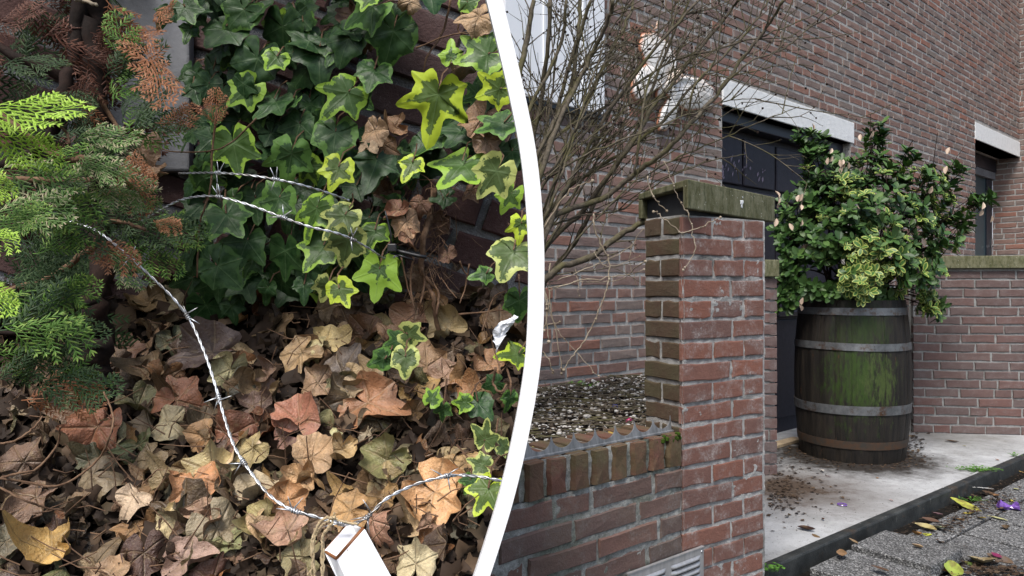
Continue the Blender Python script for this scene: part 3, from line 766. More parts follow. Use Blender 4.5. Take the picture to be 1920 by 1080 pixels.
for _ in range(520):
    x, y = rx[rr.randrange(len(rx))]; a = rr.uniform(-.7, .7) + (math.pi / 2 if rr.random() < .12 else 0); l = rr.uniform(.02, .11); z = bedz(x, y) + rr.uniform(.012, .024)
    p0 = Vector((x, y, z)); d = Vector((math.cos(a), math.sin(a), rr.uniform(-.08, .08))); mb.tube([p0, p0 + d * l * .5 + Vector((0, 0, rr.uniform(-.002, .004))), p0 + d * l], rr.uniform(.0008, .0024), 4)
tag(mb.build('planter_twigs', M['bark']), 'brown twigs scattered over the pebbles of the planter bed', 'twigs', kind='stuff')
def bedp(px, py, zz=0):
    z = BZ + .015 + zz; Y = F * (CAMZ - z) / (py - CY); return P(px, py, Y)
def clod(name, c, r_, mat, label, cat):
    mb = MB(); mb.tube([c - UZ * r_ * .4, c + UZ * r_ * .2, c + UZ * r_ * .45, c + UZ * r_ * .5], [r_, r_, r_ * .85, r_ * .3], 12); o = mb.build(name, mat); return tag(o, label, cat)
clod('bottle_cap', bedp(1180, 788), .0125, M['plastic_pink'], 'bright pink plastic cap lying on the pebbles near the pillar', 'cap')
clod('bottle_cap', bedp(1153, 762), .012, M['plastic_blue'], 'dark blue plastic cap lying on the pebbles of the planter', 'cap')

# generic flat curled leaf (outline elliptical)
def leafshape(l, w_, curl, seed, n=10):
    r = random.Random(seed); V = []; Fc = []
    for i in range(n + 1):
        t = i / n; ww = w_ * math.sin(math.pi * min(1, t * .96 + .02)) ** .75 * (1 - .25 * t)
        for j, s_ in enumerate((-1, -.5, 0, .5, 1)):
            V.append((s_ * ww, (t - .5) * l, curl * (abs(s_) ** 1.6) * ww + curl * .6 * (t - .5) ** 2 * l + r.uniform(-.04, .04) * w_))
    for i in range(n):
        for j in range(4): a = i * 5 + j; Fc.append((a, a + 1, a + 6, a + 5))
    return V, Fc
FL = [mesh('fallen_leaf', *leafshape(1, .24 + .05 * (i % 3), [.3, .9, -.5, .6, 1.4, .2][i], i), M['fallen'], True) for i in range(6)]
def put_leaf(px, py, size, colr, label, z=GZ + .008, yaw=None, var=None, tilt=.25, p3=None, group=None, wid=1.0):
    c = p3 if p3 is not None else P(px, py, F * (CAMZ - z) / (py - CY)); yaw = R.uniform(0, 6.28) if yaw is None else yaw
    mw = Matrix.Translation(c) @ Matrix.Rotation(yaw, 4, 'Z') @ Matrix.Rotation(R.uniform(-tilt, tilt), 4, 'X') @ Matrix.Rotation(R.uniform(-tilt, tilt), 4, 'Y') @ Matrix.Diagonal((size * wid * .8, size * .8, size * .6, 1))
    g_ = sum(colr) / 3; colr = tuple((q * .78 + g_ * .12) * .85 for q in colr)
    o = link('fallen_leaf', FL[var if var is not None else R.randrange(6)], None, mw, (*colr, 1))
    return tag(o, label, 'leaf', group)
put_leaf(0, 0, .045, (.55, .36, .05), 'yellow curled leaf on the planter pebbles behind the zinc edging', p3=bedp(1145, 812, .012), yaw=.2)
put_leaf(0, 0, .05, (.42, .25, .05), 'ochre leaf on the planter pebbles beside the white arched partition', p3=bedp(1027, 770, .01), yaw=.4)
put_leaf(0, 0, .03, (.5, .4, .1), 'small yellow leaf at the near left corner of the planter bed', p3=bedp(1005, 838, .01), yaw=1.2)

# ---- wall stub right behind the pillar
sp = thing('garden_wall_stub', Vector((*P(1445, 540, 3.9).xy, 0)), 'narrow dark brick wall end with a stone cap behind the gate pillar', 'wall')
S1 = Vector((*P(1457, 540, 3.85).xy, 0)); SD = Vector((.985, .17, 0)).normalized(); SN = SD.cross(UZ); SL = .36; S0_ = S1 - SD * SL
shz = 1.06
brick_wall(sp, S0_, SD, SL, -.005, shz, 'brick_far', None, seed=31, thick=.07)
brick_wall(sp, S1, -SN, .1, -.005, shz, 'brick_far', None, seed=32, thick=.05, pattern=[[.98]])
mb = MB(); mb.box(S0_ - SN * .008 - UZ * .005, SD * (SL - .008), -SN * .095, UZ * (shz + .004)); mb.build('mortar', M['mortar_far'], sp)
mb = MB(); mb.box(S0_ + SN * .025 + UZ * shz, SD * (SL + .0), -SN * .16, UZ * .09); mb.build('coping', M['coping'], sp, bevel=.004)
# ---- right garden wall
gw = thing('garden_wall', Vector((*P(1800, 540, 5.0).xy, 0)), 'low garden brick wall with a mossy coping to the right of the barrel', 'wall')
G0 = Vector((*P(1713, 540, 4.98).xy, 0)); G1 = Vector((*P(2300, 540, 4.72).xy, 0)); DG = (G1 - G0).normalized(); NG = DG.cross(UZ); LG = (G1 - G0).length
gtop = CAMZ + (CY - 503) / F * 4.9
brick_wall(gw, G0, DG, LG, -.004, gtop - .002, 'brick_far', None, seed=41, headerp=.22, thick=.09, jit=.002)
g0b = G0 - DG * .07 - NG * .035
brick_wall(gw, g0b, DG, .066, -.004, gtop - .002, 'brick_far', None, seed=42, thick=.06, pattern=[[.97]])
mb = MB(); mb.box(G0 - NG * .007 - UZ * .004, DG * LG, -NG * .09, UZ * (gtop + .002)); mb.box(g0b - NG * .007 - UZ * .004, DG * .069, -NG * .07, UZ * (gtop + .002)); mb.build('mortar', M['mortar_far'], gw)
x = -.09
while x < LG:
    mb = MB(); mb.box(G0 + DG * x + NG * .03 + UZ * gtop, DG * .995, -NG * .19, UZ * .085); mb.build('coping_stone', M['coping'], gw, bevel=.004); x += 1.0

# ---- barrel
BC = Vector((*P(1596, 540, 4.36).xy, 0)); BH = .93; rtop, rmid, rbot = .290, .322, .288
def br_(z):
    t = z / BH; base_ = rbot + (rtop - rbot) * t; return base_ + (rmid - (rbot + rtop) / 2) * (1 - (2 * t - 1) ** 2) * 1.0
bar = thing('oak_barrel', BC, 'old mossy oak barrel with steel hoops used as a planter on the slab', 'barrel')
ns = 22
for k in range(ns):
    V = []; Fc = []; nz = 12; na = 3; g = .13 / ns
    r1 = random.Random(k); off = r1.uniform(-.0015, .002)
    for j in range(nz + 1):
        z = BH * j / nz
        for i2 in range(na + 1):
            th = 2 * math.pi * (k + g + (1 - 2 * g) * i2 / na) / ns
            rr_ = br_(z) + off - (.003 if i2 in (0, na) else 0)
            V.append(BC + Vector((math.cos(th) * rr_, math.sin(th) * rr_, z)))
        for i2 in (na, 0):
            th = 2 * math.pi * (k + g + (1 - 2 * g) * i2 / na) / ns; V.append(BC + Vector((math.cos(th) * (br_(z) - .022), math.sin(th) * (br_(z) - .022), z)))
    m_ = na + 3
    for j in range(nz):
        for i2 in range(m_):
            i3 = (i2 + 1) % m_; Fc.append((j * m_ + i2, j * m_ + i3, (j + 1) * m_ + i3, (j + 1) * m_ + i2))
    Fc.append(tuple(range(m_))[::-1]); Fc.append(tuple(nz * m_ + q for q in range(m_)))
    mb = MB(); mb.add(V, Fc); mb.build('stave', M['oak'], bar)
def ring(z0, z1, t, mat, nm='hoop', wob=.0):
    V = []; Fc = []; n = 64
    for k in range(n):
        th = 2 * math.pi * k / n; c = Vector((math.cos(th), math.sin(th), 0)); dz = wob * math.sin(th * 2 + 1)
        for (z, o_) in ((z0, .001), (z0, t), (z1, t), (z1, .001)): V.append(BC + c * (br_(min(max(z, 0), BH)) + o_) + UZ * (z + dz))
    for k in range(n):
        k2 = (k + 1) % n
        for j in range(4): j2 = (j + 1) % 4; Fc.append((k * 4 + j, k2 * 4 + j, k2 * 4 + j2, k * 4 + j2))
    mb = MB(); mb.add(V, Fc); return mb.build(nm, mat, bar)
bz = lambda py: CAMZ - (py - CY) / F * 4.03
ring(bz(592), bz(578), .004, M['hoop']); ring(bz(659), bz(645), .005, M['hoop'], wob=.002); ring(bz(781), bz(764), .005, M['hoop'], wob=-.002); ring(bz(847), bz(832), .004, M['rust_hoop'])
mb = MB(); n = 32; mb.add([BC + Vector((math.cos(2 * math.pi * k / n) * (rtop - .02), math.sin(2 * math.pi * k / n) * (rtop - .02), BH - .05)) for k in range(n)], [tuple(range(n))]); mb.build('potting_soil', M['soil'], bar)
for (a_, z_) in ((-1.63, bz(652)), (-1.5, bz(773))):
    mb = MB(); rr_ = br_(z_) + .006
    for q in (-.008, .008): mb.ball(BC + Vector((math.cos(a_) * rr_, math.sin(a_) * rr_, z_ + q)), .004, seg=8, rings=5)
    mb.build('rivet', M['hoop'], bar, True)

# ---- euonymus bush in the barrel
bush = thing('euonymus_bush', BC + UZ * (BH - .05), 'dense green and yellow variegated evergreen bush growing out of the barrel', 'bush')
def eleaf(var, dry, seed):
    r = random.Random(seed); V = []; A = []; Fc = []; n = 5; cup = r.uniform(.15, .5); bend = r.uniform(-.5, .1)
    if dry: cup = 1.2
    for i in range(n + 1):
        t = i / n; ww = .27 * math.sin(math.pi * min(1, (t * .93 + .035))) ** .8 * (.72 + .5 * t)
        for s_ in (-1, 0, 1):
            V.append(Vector((s_ * ww, t, cup * abs(s_) * ww * .8 + bend * t * t * .5))); A.append((1.0 if (abs(s_) == 1 or i == n) else 0.0, var, dry, 1))
    for i in range(n):
        for j in range(2): a = i * 3 + j; Fc.append((a, a + 1, a + 4, a + 3))
    return V, Fc, A
EL = {'g': [eleaf(0, 0, i) for i in range(4)], 'y': [eleaf(1, 0, i + 9) for i in range(4)], 'd': [eleaf(0, 1, i + 19) for i in range(3)]}
ELM = {k: [mesh('leaf', v, f, M['euonymus'], True, a) for v, f, a in L] for k, L in EL.items()}
rr = random.Random(77)
lobes = [  # px, py, depth, rx, ry, rz(m depth), kind yellow probability, count
    (1620, 415, 4.35, 140, 115, .36, .10, 215), (1545, 345, 4.35, 55, 65, .2, .03, 75), (1500, 410, 4.3, 50, 60, .16, .02, 62),
    (1483, 500, 4.25, 34, 80, .1, .0, 50), (1560, 545, 4.2, 60, 22, .1, .0, 26), (1660, 548, 4.2, 40, 22, .1, .3, 24), (1640, 320, 4.4, 70, 45, .25, .25, 70), (1735, 360, 4.35, 70, 55, .25, .3, 85), (1770, 440, 4.3, 48, 50, .2, .5, 60),
    (1640, 480, 4.05, 64, 50, .14, .68, 74), (1615, 525, 4.0, 42, 38, .10, .75, 28), (1715, 500, 4.1, 62, 48, .15, .35, 62), (1745, 560, 4.15, 26, 34, .08, .75, 24),
    (1525, 275, 4.35, 24, 38, .08, 0, 24), (1640, 262, 4.4, 26, 32, .08, .05, 15), (1835, 375, 4.35, 28, 15, .08, .1, 14), (1497, 262, 4.35, 10, 22, .04, 0, 6), (1655, 250, 4.4, 12, 20, .04, 0, 5), (1705, 298, 4.35, 16, 18, .05, 0, 7), (1792, 322, 4.35, 20, 18, .05, .1, 8), (1856, 370, 4.35, 12, 10, .04, 0, 5), (1462, 440, 4.25, 16, 30, .06, 0, 9), (1462, 560, 4.25, 12, 26, .04, 0, 7), (1762, 578, 4.15, 16, 16, .04, .6, 8), (1815, 410, 4.3, 22, 24, .06, .2, 12), (1572, 450, 4.1, 60, 62, .12, .08, 60), (1660, 400, 4.05, 90, 55, .12, .25, 60), (1585, 355, 4.15, 40, 30, .1, .6, 30)]
leaves = []; branches = MB(); crown0 = BC + UZ * (BH - .05)
for (px, py, Y, rx_, ry_, rz_, yp, cnt) in lobes:
    for _ in range(cnt):
        while True:
            a, b, c = rr.uniform(-1, 1), rr.uniform(-1, 1), rr.uniform(-1, 1)
            if a * a + b * b + c * c < 1: break
        f_ = 1.0; c3 = P(px + a * rx_, py + b * ry_, Y + c * rz_)
        out = (c3 - (BC + UZ * 1.15)).normalized() + Vector((0, -.55, .45)); out += Vector((rr.gauss(0, .3), rr.gauss(0, .3), rr.gauss(0, .3))); out.normalize()
        kind = 'y' if rr.random() < yp else 'g'; n = rr.randint(5, 8); sz = rr.uniform(.041, .062) * (.9 if kind == 'y' else 1.05)
        if rr.random() < .010 + (.02 if py < 360 else 0): kind = 'd'; n = rr.randint(2, 4)
        o1 = out.orthogonal().normalized(); o2 = out.cross(o1)
        if rr.random() < .35: branches.tube([c3, c3 - out * rr.uniform(.05, .12) - UZ * .02], [.0015, .0025], 4)
        for k in range(n):
            th = 6.283 * k / n + rr.uniform(-.35, .35); lay = k / n
            d = (o1 * math.cos(th) + o2 * math.sin(th)) * (1.0) + out * rr.uniform(.15, .9); d.normalize()
            if kind == 'd': d = (d - UZ * 1.2).normalized(); s0_ = .75
            nrm = (out * 1.1 - d * .3 + Vector((0, -.15, .35))); side = d.cross(nrm).normalized(); nrm = side.cross(d)
            s_ = sz * rr.uniform(.75, 1.12)
            mt = Matrix.Translation(c3 - out * rr.uniform(0, .03)) @ Matrix((side * s_, d * s_, nrm * s_)).transposed().to_4x4()
            leaves.append((kind, mt, c3.y + rr.uniform(0, .1) - sz * 2))
leaves.sort(key=lambda q: q[2])
front = leaves[:1400]; rr.shuffle(front); parts_ = front[:300]; rest = front[300:] + leaves[1400:]
for kind, mt, _ in parts_:
    link('leaf', ELM[kind][rr.randrange(len(ELM[kind]))], bush, mt)
mb = MB()
for kind, mt, _ in rest:
    v, f, a = EL[kind][rr.randrange(len(EL[kind]))]; mb.add([mt @ p for p in v], f, a)
o = mb.build('foliage', M['euonymus'], bush, True, attr=True); o['kind'] = 'stuff'
for (px, py, Y, rx_, ry_, rz_, yp, cnt) in lobes:
    for _ in range(2):
        e = P(px + rr.uniform(-.5, .5) * rx_, py + rr.uniform(-.6, .4) * ry_, Y + rr.uniform(-.5, .5) * rz_); b0 = crown0 + Vector((rr.uniform(-.12, .12), rr.uniform(-.1, .1), 0))
        mid = b0.lerp(e, .5) + Vector((rr.uniform(-.05, .05), rr.uniform(-.05, .05), .08)); branches.tube(catmull([b0, mid, e], 5), [.008 * (1 - .07 * i) for i in range(11)], 5)
for pth in ([(1745, 395), (1765, 350), (1790, 300), (1808, 275)], [(1748, 330), (1752, 290), (1758, 250)], [(1635, 300), (1632, 250), (1632, 215)], [(1690, 300), (1712, 262)], [(1690, 320), (1700, 285)]):
    branches.tube([P(x, y, 4.35) for x, y in pth], [.003, .0024, .002, .0012][:len(pth)], 4)
o = branches.build('stem', M['bark_dark'], bush)
for (x, y, n_) in ((1497, 375, 5), (1580, 300, 9), (1560, 285, 5), (1465, 412, 3), (1510, 415, 2), (1525, 245, 2), (1632, 245, 4), (1465, 360, 4), (1845, 385, 5), (1790, 300, 3), (1760, 355, 2), (1500, 560, 3), (1745, 460, 2), (1620, 395, 2)):
    for _ in range(max(1, int(n_ * .7))):
        c3 = P(x + rr.gauss(0, 8), y + rr.gauss(0, 10), 4.12); d = Vector((rr.gauss(0, .4), rr.gauss(0, .3), -1)).normalized(); nrm = Vector((rr.gauss(0, .5), -1, 0)); side = d.cross(nrm).normalized(); nrm = side.cross(d); s_ = rr.uniform(.035, .05)
        o = link('dry_leaf', ELM['d'][rr.randrange(3)], bush, Matrix.Translation(c3) @ Matrix((side * s_, d * s_, nrm * s_)).transposed().to_4x4())

# ---- debris on the slab, plank, bits
def slabp(px, py, z=.0): return P(px, py, F * (CAMZ - z) / (py - CY))
pl = MB(); a = slabp(1457, 836, .02); b = slabp(1506, 822, .02); d = (b - a); d.z = 0; nn_ = Vector((d.y, -d.x, 0)).normalized()
pl.box(a - UZ * .018, d, -nn_ * .07, UZ * .02); tag(pl.build('timber_offcut', M['plank'], None, bevel=.002), 'pale timber offcut lying on the slab between pillar and barrel', 'plank')
mb = MB(); rr = random.Random(14)
def crumbs(mb, n, fn, smin, smax):
    for _ in range(n):
        c = fn(); s_ = rr.uniform(smin, smax); a = rr.uniform(0, 6.3); pts = []
        for k in range(5):
            t = a + 6.283 * k / 5; pts.append(c + Vector((math.cos(t) * s_ * rr.uniform(.5, 1), math.sin(t) * s_ * rr.uniform(.3, .8), rr.uniform(0, .5) * s_)))
        mb.add(pts, [(0, 1, 2, 3, 4)])
crumbs(mb, 420, lambda: BC + Vector((math.cos(t := rr.uniform(2.6, 6.9)), math.sin(t), 0)) * (rbot + abs(rr.gauss(0, .07))) + UZ * .002, .004, .014)
crumbs(mb, 420, lambda: slabp(1440 + abs(rr.gauss(0, 50)), 905 + rr.gauss(0, 30), .002), .003, .016)
crumbs(mb, 160, lambda: slabp(rr.uniform(1450, 1850), rr.uniform(840, 1000), .002) , .002, .006)
crumbs(mb, 110, lambda: slabp(1712 + rr.gauss(0, 12), 828 + rr.gauss(0, 10), .002), .004, .02)
tag(mb.build('slab_debris', M['crumb']), 'dark leaf crumbs lying on the concrete slab round the barrel foot', 'debris', kind='stuff')
for (x, y, s_, c_, lb) in ((1512, 993, .09, (.05, .018, .012), 'dark red rotten leaf flat on the slab near the kerb'), (1530, 1003, .05, (.2, .12, .05), 'small tan leaf beside the dark red rotten leaf on the slab'),
        (1541, 884, .05, (.7, .66, .6), 'white petal on the slab in front of the barrel'), (1553, 893, .035, (.09, .02, .02), 'maroon leaf scrap on the slab in front of the barrel'), (1645, 895, .03, (.35, .18, .06), 'orange leaf scrap on the middle of the slab'),
        (1785, 828, .1, (.07, .035, .02), 'long dark leaf on the slab below the garden wall'), (1870, 862, .04, (.3, .1, .03), 'rust coloured leaf near the far end of the kerb'), (1543, 974, .03, (.12, .05, .03), 'tiny brown leaf on the slab above the dark red leaf'), (1671, 938, .03, (.6, .42, .4), 'pale pink petal on the open slab'), (1808, 836, .03, (.4, .42, .1), 'small yellow green leaf on the slab by the garden wall'), (1702, 815, .12, (.5, .36, .2), 'dry tan leaf leaning against the right foot of the barrel')):
    put_leaf(x, y, s_, c_, lb, z=.005, tilt=.1)
mb = MB(); c = slabp(1579, 947, .004); n = 24
mb.tube([c + Vector((math.cos(6.283 * k / n) * .019, math.sin(6.283 * k / n) * .019, .003)) for k in range(n + 1)], .0028, 5); tag(mb.build('ring_cap', M['plastic_purple']), 'small dark ring shaped lid lying on the open slab', 'lid')
mb = MB(); crumbs(mb, 900, lambda: K0 + DK * rr.uniform(.3, 3.6) + NK * (.07 + abs(rr.gauss(0, .07))) + UZ * (GZ + .006 + abs(rr.gauss(0, .004))), .002, .010)
crumbs(mb, 260, lambda: K0 + DK * rr.uniform(1.0, 1.9) + NK * (.16 + abs(rr.gauss(0, .05))) + UZ * (GZ + .01 + abs(rr.gauss(0, .004))), .003, .016)
crumbs(mb, 260, lambda: slabp(1860 + rr.gauss(0, 40), 1068 + rr.gauss(0, 8), GZ + .01), .003, .018)
crumbs(mb, 300, lambda: slabp(rr.uniform(1600, 1960), rr.uniform(960, 1100), GZ + .009), .001, .005)
tag(mb.build('gutter_debris', M['crumb']), 'brown leaf crumbs collected between the kerb and the grey paving tiles', 'debris', kind='stuff')
Y_, G_, B_, O_ = (.62, .55, .04), (.3, .42, .05), (.17, .10, .05), (.5, .24, .05)
for (x, y, s_, c_, lb, wd) in ((1812, 949, .20, (.48, .50, .04), 'long yellow green leaf lying beside the kerb', .62), (1828, 935, .14, (.20, .15, .10), 'grey brown curled leaf behind the long yellow leaf', 1), (1815, 960, .06, (.6, .48, .06), 'small yellow leaf under the long yellow leaf', 1),
        (1758, 990, .12, (.45, .50, .28), 'pale green leaf left of the paving joint', 1), (1735, 991, .11, (.5, .42, .15), 'straw coloured leaf beside the pale green leaf', 1), (1737, 1000, .06, (.55, .6, .03), 'bright lime leaf below the straw coloured leaf', 1.2), (1718, 1003, .07, (.5, .25, .06), 'orange leaf on the edge of the raised tile', 1),
        (1763, 1018, .06, (.22, .13, .07), 'brown leaf standing on the paving joint', 1), (1841, 972, .08, (.6, .45, .1), 'yellow ochre leaf on the paving below the purple wrapper', .8), (1896, 939, .05, (.7, .62, .03), 'bright yellow scrap above the purple wrapper', 1), (1886, 990, .05, (.10, .07, .04), 'round dark brown leaf alone on a paving tile', 1.6),
        (1843, 1056, .17, (.46, .38, .2), 'large beige leaf at the bottom right on the paving', 1.4), (1786, 1072, .14, (.38, .48, .05), 'yellow green leaf at the corner of the raised tile', 1.1), (1770, 1070, .08, (.5, .22, .06), 'orange brown curled leaf left of the yellow green leaf', 1), (1830, 1058, .1, (.12, .2, .03), 'dark green leaf under the large beige leaf', 1), (1875, 1048, .12, (.18, .13, .1), 'grey brown leaf beside the magenta petal', .8), (1720, 1026, .05, (.45, .3, .15), 'tiny tan leaf on the far edge of the raised tile', 1), (1578, 1037, .09, (.36, .2, .09), 'tan leaf in the joint left of the raised tile', 1.2), (1650, 1066, .08, (.14, .07, .04), 'dark brown leaf in the gap of the raised tiles', 1), (1745, 975, .09, (.15, .08, .05), 'dark brown leaf next to the pink scrap', 1),
        (1868, 930, .08, (.3, .15, .06), 'rusty leaf by the kerb near the white feather', 1), (1855, 925, .1, (.16, .09, .05), 'dark curled leaf against the kerb', 1), (1905, 917, .06, (.5, .5, .2), 'pale yellow leaf near the right picture edge', 1), (1870, 972, .11, (.5, .5, .22), 'thin straw leaf under the purple wrapper', .4), (1915, 885, .04, (.5, .3, .05), 'orange leaf at the right end of the kerb', 1), (1800, 975, .05, (.5, .25, .04), 'orange butt shaped leaf below the long yellow leaf', .6), (1600, 1015, .05, (.3, .2, .1), 'small curled leaf where the raised tile meets the kerb', 1)):
    lift = .044 if (x < 1740 and y > 1000) else 0
    put_leaf(x, y, s_, c_, lb, z=GZ + .009 + lift, wid=wd, yaw=R.uniform(-.6, .9))
put_leaf(1868, 1041, .05, (.25, .01, .09), 'magenta petal on the paving at bottom right', z=GZ + .02, wid=1.6)
put_leaf(1757, 965, .06, (.6, .33, .45), 'pink paper scrap among leaves near the kerb', z=GZ + .02, wid=1.6)
put_leaf(1843, 916, .12, (.75, .75, .72), 'white feather stuck against the kerb face', z=GZ + .03, wid=.3, yaw=.8)
# purple wrapper: crumpled foil tube
mb = MB(); a = slabp(1872, 948, GZ + .02); b = slabp(1910, 952, GZ + .02); pts = [a.lerp(b, t) + Vector((0, 0, .012 * math.sin(t * 3.1) * -1 + .01)) for t in (0, .15, .3, .5, .7, .85, 1)]
mb.tube(pts, [.020, .022, .014, .011, .012, .019, .021], 9)
rq = random.Random(4); mb.v = [Vector(v) + Vector((rq.uniform(-.004, .004), rq.uniform(-.004, .004), rq.uniform(-.004, .004))) for v in mb.v]
tag(mb.build('sweet_wrapper', M['plastic_purple']), 'crumpled purple foil wrapper lying on the grey paving', 'wrapper')
# weeds
def weed(name, c, n, sp_, sz, label, hang=.02):
    t_ = thing(name, c, label, 'weed'); rw = random.Random(int(c.x * 1e4) % 999); mb = MB(); st = MB()
    for _ in range(n):
        p = c + Vector((rw.gauss(0, sp_), rw.gauss(0, sp_ * .5), rw.uniform(.005, hang))); a = rw.uniform(0, 6.3); s_ = sz * rw.uniform(.6, 1.2)
        d = Vector((math.cos(a), math.sin(a), rw.uniform(-.2, .5))).normalized(); e = d.cross(UZ).normalized(); st.tube([c + (p - c) * .3, p], .0006, 3)
        mb.add([p, p + d * s_ * .5 + e * s_ * .45, p + d * s_, p + d * s_ * .5 - e * s_ * .45, p + d * s_ * .5 + UZ * s_ * .15], [(0, 1, 4), (1, 2, 4), (2, 3, 4), (3, 0, 4)])
    o = mb.build('foliage', M['weed'], t_); o['kind'] = 'stuff'; st.build('stem', M['weed'], t_)
weed('weed', slabp(1833, 883, .0), 120, .055, .016, 'bright green weed cushion growing over the kerb edge')
weed('weed', slabp(1902, 856, .0), 26, .02, .014, 'tiny green weed on the kerb at the right edge')
weed('weed', P(1425, 1072, 2.45), 20, .016, .02, 'small weed at the left foot of the gate pillar corner', .03)
weed('weed', P(1455, 1074, 2.52), 20, .018, .02, 'small weed at the kerb start under the pillar', .03)
weed('weed', slabp(1820, 940, GZ + .01), 22, .05, .01, 'thin green sprout among leaves below the kerb')
weed('weed', P(1045, 745, 3.3) - UZ * .03, 200, .07, .012, 'dark green mossy weed at the back of the planter bed', .025)
weed('weed', P(1090, 728, 3.35), 26, .03, .02, 'small green seedling behind the planter pebbles by the wall', .03)

# ---- bare shrub
shrub = thing('bare_shrub', P(990, 800, 2.6), 'leafless many branched shrub growing from the planter in front of the wall', 'shrub')
rr = random.Random(55)
def grow(twb, bud, p, d, L, r0, lvl):
    n = max(3, int(L / .035)); pts = [p]; dd = d.copy(); wander = .18
    for i in range(n):
        dd = (dd + Vector((rr.gauss(0, wander), rr.gauss(0, wander * .6), rr.gauss(0, wander))) * .5 + UZ * .02).normalized(); pts.append(pts[-1] + dd * L / n)
        if lvl > 0 and i > 0 and rr.random() < .36:
            s_ = rr.choice((-1, 1)); ax = Vector((0, 1, 0)); q = Matrix.Rotation(s_ * rr.uniform(.45, .95), 3, ax) @ dd; q = (q + Vector((0, rr.gauss(0, .25), 0))).normalized()
            grow(twb, bud, pts[-1], q, L * rr.uniform(.2, .45), r0 * .6, lvl - 1)
        if rr.random() < .28: bud.ball(pts[-1] + Vector((rr.gauss(0, 1), rr.gauss(0, 1), rr.gauss(0, 1))) * r0 * .9, r0 * rr.uniform(.9, 1.5), sz=1.3, seg=4, rings=3)
    twb.tube(pts, [max(.0006, r0 * (1 - .65 * i / n)) for i in range(n + 1)], 4, caps=False)
    if rr.random() < .22: bud.ball(pts[-1], rr.uniform(.003, .0052), seg=6, rings=4)
BR = [
 ([(988, 800), (1000, 600), (1033, 513), (1103, 485), (1160, 442), (1228, 402), (1256, 379)], 2.35, .0125, .0085, 3),
 ([(985, 800), (1000, 540), (1029, 416), (1127, 373), (1189, 327), (1251, 280), (1290, 237), (1352, 167), (1387, 117), (1438, 50), (1470, 0)], 2.5, .0125, .004, 10),
 ([(986, 800), (1003, 560), (1022, 466), (1092, 396), (1140, 330), (1190, 262), (1225, 200), (1290, 120), (1370, 20), (1385, 0)], 2.6, .012, .004, 9),
 ([(990, 800), (1015, 560), (1037, 505), (1076, 458), (1107, 395), (1150, 315), (1200, 225), (1240, 120), (1290, 0)], 2.7, .011, .004, 8),
 ([(985, 700), (995, 420), (1005, 350), (1040, 230), (1075, 100), (1110, 0)], 2.55, .011, .006, 6),
 ([(975, 700), (980, 400), (992, 300), (1012, 200), (1026, 100), (1032, 0)], 2.6, .011, .007, 5),
 ([(980, 700), (990, 450), (1012, 330), (1060, 200), (1105, 110), (1135, 50), (1150, 0)], 2.4, .011, .006, 7),
 ([(985, 700), (1000, 470), (1020, 400), (1060, 290), (1120, 150), (1170, 50), (1190, 0)], 2.7, .010, .005, 7),
 ([(985, 700), (1005, 500), (1040, 400), (1090, 300), (1140, 210), (1230, 90), (1310, 0)], 2.5, .010, .004, 8),
 ([(970, 600), (980, 300), (995, 200), (1050, 90), (1062, 0)], 2.5, .009, .005, 5),
 ([(960, 500), (965, 200), (985, 90), (1000, 0)], 2.6, .012, .008, 3),
 ([(975, 600), (990, 350), (1035, 260), (1070, 170), (1085, 60), (1088, 0)], 2.8, .010, .007, 5),
 ([(990, 600), (1010, 440), (1060, 360), (1130, 310), (1230, 240), (1300, 160), (1400, 60), (1440, 0)], 2.75, .009, .003, 8),
 ([(1033, 513), (1100, 430), (1180, 350), (1260, 300), (1350, 262), (1430, 225), (1500, 200)], 2.5, .004, .0014, 6),
 ([(1020, 340), (1080, 300), (1200, 250), (1290, 215), (1360, 190), (1425, 185)], 2.4, .004, .0013, 5),
 ([(1000, 330), (1050, 250), (1150, 190), (1250, 120), (1350, 90), (1450, 60), (1545, 18)], 2.6, .006, .002, 7),
 ([(1352, 167), (1400, 120), (1460, 95), (1510, 60), (1552, 15)], 2.5, .004, .002, 4),
 ([(1040, 420), (1090, 405), (1160, 395), (1210, 360), (1270, 325), (1340, 300), (1400, 290)], 2.6, .004, .0014, 4),
 ([(1189, 327), (1200, 250), (1215, 160), (1250, 80), (1262, 0)], 2.5, .005, .0025, 4),
 ([(1290, 237), (1300, 170), (1340, 110), (1352, 40), (1350, 0)], 2.5, .004, .002, 4),
]
for _ in range(16):
    x0 = rr.uniform(975, 1030); y0 = rr.uniform(300, 540); an = rr.uniform(48, 84); ln = rr.uniform(350, 560); c_ = rr.uniform(-14, 14)
    BR.append(([(x0 + ln * t * math.cos(rad(an + c_ * t)), y0 - ln * t * math.sin(rad(an + c_ * t))) for t in (0, .2, .4, .6, .8, 1)], rr.uniform(2.35, 2.85), rr.uniform(.003, .0065), .0015, 5))
